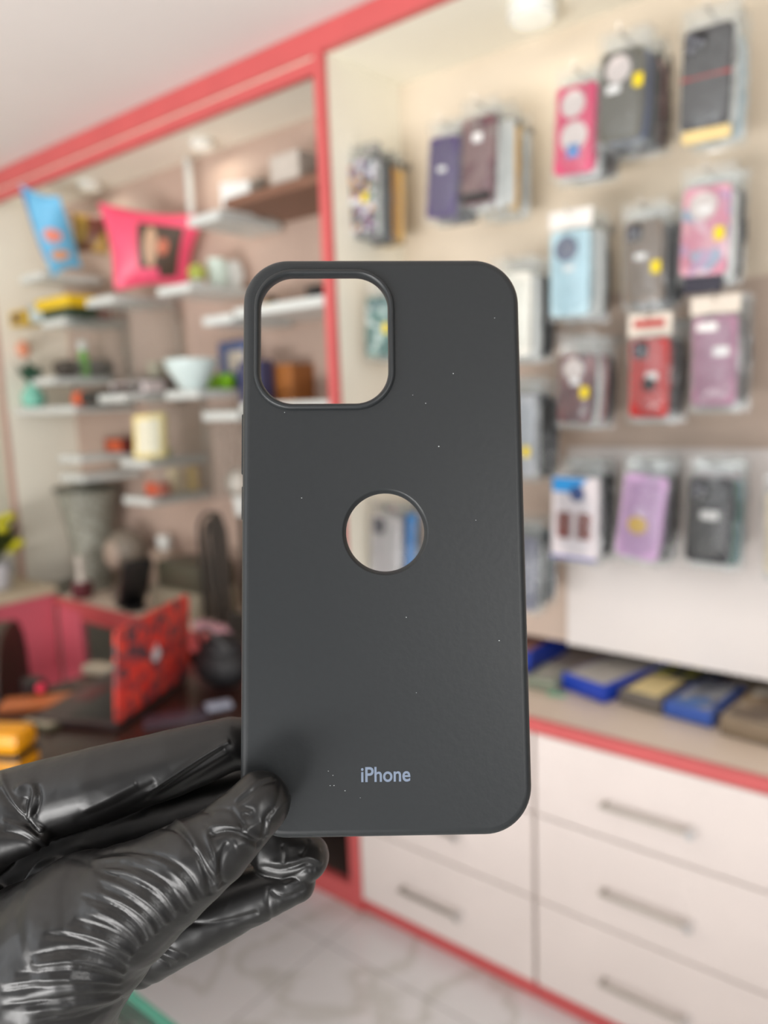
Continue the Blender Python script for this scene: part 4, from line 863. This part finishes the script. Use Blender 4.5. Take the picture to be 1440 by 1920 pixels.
# (digits, half width px, height mm, points)  negative height = groove
WR = [
 ('thumb', 5, -.95, Z([(380, 600), (520, 572), (650, 592), (760, 655), (830, 770)])),
 ('thumb', 6, .70, Z([(370, 625), (520, 600), (640, 615), (740, 680), (800, 790)])),
 ('thumb', 4, -.8, Z([(400, 640), (550, 640), (680, 705), (745, 800), (770, 830)])),
 ('thumb', 5, .6, Z([(400, 655), (540, 665), (660, 730), (725, 830)])),
 ('thumb', 4, -.8, Z([(380, 660), (520, 695), (640, 765), (715, 860)])),
 ('thumb', 6, .6, Z([(400, 690), (520, 730), (620, 795), (690, 880)])),
 ('thumb', 4, -.7, Z([(400, 722), (520, 772), (610, 832), (655, 900)])),
 ('thumb', 6, .7, Z([(420, 750), (530, 800), (610, 860), (640, 920)])),
 ('thumb', 4, -.8, Z([(330, 760), (470, 805), (570, 880), (600, 950)])),
 ('thumb', 7, .6, Z([(380, 810), (480, 860), (560, 930), (580, 970)])),
 ('thumb', 5, -.8, Z([(300, 862), (420, 892), (520, 945), (560, 985)])),
 ('thumb', 8, .7, Z([(260, 900), (400, 930), (500, 980), (545, 1010)])),
 ('thumb', 5, -.7, Z([(180, 920), (350, 945), (470, 990), (530, 1030)])),
 ('thumb', 5, -.9, Z([(120, 1010), (300, 975), (430, 1005), (525, 1060)])),
 ('thumb', 9, .8, Z([(120, 1045), (300, 1020), (430, 1045), (515, 1080)])),
 ('thumb', 5, -.9, Z([(60, 1085), (300, 1062), (420, 1085), (505, 1105)])),
 ('thumb', 10, .6, Z([(0, 1120), (200, 1100), (400, 1110), (500, 1120)])),
 ('thumb', 5, -.8, Z([(0, 1160), (200, 1132), (400, 1125), (500, 1140)])),
 ('thumb', 5, -.8, Z([(0, 1215), (200, 1190), (380, 1165), (500, 1165)])),
 ('thumb', 9, .8, Z([(100, 1240), (300, 1215), (420, 1195), (500, 1175)])),
 ('thumb', 6, -.9, Z([(150, 1300), (330, 1270), (440, 1230), (510, 1180)])),
 ('thumb', 6, .9, Z([(655, 450), (700, 440), (750, 470), (800, 545), (850, 625), (905, 715)])),
 ('thumb', 5, -1.3, Z([(655, 480), (710, 480), (760, 530), (820, 620), (880, 720)])),
 ('thumb', 6, .8, Z([(785, 550), (815, 610), (855, 670), (900, 740)])),
 ('thumb', 4, -.9, Z([(800, 560), (830, 650), (850, 700), (860, 760)])),
 ('thumb', 6, 1.0, Z([(845, 485), (900, 470), (970, 480), (1050, 520), (1085, 525)])),
 ('thumb', 5, -1.3, Z([(850, 520), (920, 500), (990, 510), (1060, 560)])),
 ('thumb', 6, .9, Z([(840, 480), (850, 530), (880, 600), (890, 680)])),
 ('thumb', 5, -1.0, Z([(930, 540), (905, 600), (900, 680), (915, 720)])),
 ('thumb', 8, .9, Z([(960, 560), (1010, 545), (1050, 560)])),
 ('thumb', 5, -.8, Z([(940, 400), (985, 460), (1000, 500)])),
 ('thumb', 5, .8, Z([(955, 375), (1010, 330), (1060, 290), (1120, 275)])),
 ('thumb', 4, -.8, Z([(965, 390), (1030, 340), (1070, 300), (1130, 290)])),
 ('thumb', 5, -.7, Z([(1140, 285), (1150, 330), (1130, 400), (1100, 450)])),
 ('thumb', 6, .8, Z([(1190, 350), (1140, 400), (1100, 450), (1090, 520)])),
 ('thumb', 4, -.9, Z([(1060, 560), (1080, 500), (1085, 440), (1120, 410)])),
 ('thumb', 5, .7, Z([(1000, 490), (1040, 480), (1075, 455)])),
 ('thumb', 4, -.6, Z([(980, 400), (1040, 410), (1030, 440), (990, 430)])),
 ('thumb', 4, -.5, Z([(800, 420), (900, 400), (940, 410)])),
 ('thumb', 5, -.6, Z([(700, 330), (820, 400), (870, 430)])),
 ('thumb', 7, -.5, Z([(200, 600), (350, 620), (480, 690)])),
 ('index', 5, .8, Z([(600, 345), (700, 280), (800, 212), (900, 150), (940, 130)])),
 ('index', 6, -.8, Z([(600, 375), (720, 290), (820, 225), (920, 160)])),
 ('index', 8, -.6, Z([(560, 420), (700, 340), (850, 250), (950, 190)])),
 ('index', 9, -.5, Z([(300, 460), (450, 400), (560, 340), (640, 300)])),
 ('index', 8, .5, Z([(330, 420), (430, 370), (560, 300)])),
 ('index', 8, 1.6, Z([(55, 340), (90, 310), (130, 305), (145, 340), (130, 390), (115, 440)])),
 ('index', 6, -1.6, Z([(110, 440), (100, 400), (110, 360)])),
 ('index', 5, -1.2, Z([(150, 300), (165, 360), (150, 420), (140, 440)])),
 ('index', 6, 1.2, Z([(0, 250), (30, 340), (70, 400), (120, 450), (180, 500)])),
 ('index', 7, -1.4, Z([(0, 320), (40, 390), (100, 450), (170, 520)])),
 ('knuckle', 7, 1.0, Z([(0, 455), (60, 470), (120, 500), (200, 560)])),
 ('knuckle', 6, -1.0, Z([(0, 500), (70, 510), (130, 540), (190, 585)])),
 ('middle', 5, -1.0, Z([(1060, 640), (1140, 660), (1210, 645), (1260, 622), (1310, 655)])),
 ('middle', 6, .7, Z([(1100, 625), (1200, 625), (1255, 600), (1320, 630)])),
 ('middle', 4, -.7, Z([(1155, 550), (1170, 590), (1165, 630)])),
 ('middle', 4, -.7, Z([(1265, 530), (1250, 570), (1230, 600)])),
 ('middle', 4, -.4, Z([(1310, 575), (1345, 568)])),
 ('ring', 5, -.8, Z([(1150, 700), (1210, 680), (1260, 650), (1290, 660)])),
 ('ring', 5, .6, Z([(1160, 720), (1220, 700), (1280, 690)])),
 ('ring', 4, -.6, Z([(1110, 740), (1130, 760), (1180, 770), (1250, 730)])),
 ('ring', 5, -.7, Z([(700, 870), (850, 880), (960, 860), (1060, 830)])),
 ('ring', 4, -.6, Z([(580, 980), (640, 1010), (700, 1050)])),
 ('ring', 5, .6, Z([(600, 970), (660, 990), (730, 1025)])),
 ('ring', 4, -.6, Z([(620, 960), (700, 985), (770, 1010)])),
 ('ring', 4, -.5, Z([(1100, 720), (1095, 790), (1110, 860)])),
]
disp = np.zeros(N)
TH_ = [w_ for w_ in WR[:21]]
for w0, w1 in zip(TH_[:-1], TH_[1:]):                        # finer secondary folds between the main ones
    if w0[2]*w1[2] < 0:
        rs = lambda P_: [np.array(P_[min(len(P_)-1, int(round(i*(len(P_)-1)/3)))]) for i in range(4)]
        WR.append(('thumb', 2.6, -.45, [tuple(a*.5+b*.5) for a, b in zip(rs(w0[3]), rs(w1[3]))]))
def smooth_line(P_, it=2):
    P_ = [np.array(p, float) for p in P_]
    for _ in range(it):
        Q_ = [P_[0]]
        for a, b in zip(P_[:-1], P_[1:]): Q_ += [.75*a+.25*b, .25*a+.75*b]
        P_ = Q_+[P_[-1]]
    return P_
PP = np.stack([px, py], 1)
grp = {'thumb': ['thumb'], 'index': ['index', 'knuckle'], 'knuckle': ['knuckle', 'index'], 'middle': ['middle', 'ring'], 'ring': ['ring', 'middle']}
for nm, wd, hmm, pts in WR:
    idx = np.where(np.isin(lay, [names.index(g_) for g_ in grp[nm]]) & (facing > -.25))[0]
    L = smooth_line(pts); bd = np.full(len(idx), 1e9); bt = np.zeros(len(idx)); nseg = len(L)-1
    for i, (a, b) in enumerate(zip(L[:-1], L[1:])):
        ab = b-a; t_ = np.clip(((PP[idx]-a) @ ab)/(ab @ ab+1e-9), 0, 1); d_ = np.linalg.norm(PP[idx]-(a+t_[:, None]*ab), axis=1)
        m_ = d_ < bd; bd[m_] = d_[m_]; bt[m_] = (i+t_[m_])/nseg
    taper = np.minimum(1, np.minimum(bt/.18, (1-bt)/.10)); taper = np.clip(taper, .0, 1)
    disp[idx] += hmm*.001*.62*taper*np.exp(-(bd/(wd*.95))**1.5)
# loose film: fine directional crinkles and soft swells
ax = {}
for nm, a, ra, b, rb in segs: ax.setdefault(nm, (a-b)/np.linalg.norm(a-b))
for i in range(N):
    p = co[i]; nm = names[lay[i]]; a = ax[nm]; al = float(p @ a); q = p-a*al
    f = 1.0 if nm in ('thumb', 'middle', 'ring') else .35
    s = noise.noise(Vector((q[0]*60+al*170, q[1]*60+al*60, q[2]*60-al*90)))
    s2 = 1-abs(noise.noise(Vector(p)*120+Vector((3, 1, 7))))*2
    disp[i] += .00030*s*f + .00016*max(0, s2-.4)*f + .0004*noise.noise(Vector(p)*38)
co2 = co+no*disp[:, None]
hm.vertices.foreach_set('co', co2.ravel())
for p in hm.polygons: p.use_smooth = True
hm.update(); hm.materials.clear()
hand = link('gloved_hand', hm, None)
base = at_d(-40, 2080, .232); hm.transform(Matrix.Translation(-base)); hand.location = base
M_GLOVE = mat('black_nitrile', (11, 10, 10), .39, var=.1, scale=300, bump=.06, spec=.5)
hm.materials.append(M_GLOVE)
hand['label'] = "person's hand in a glossy black nitrile glove holding the case by its corner"; hand['category'] = 'hand'
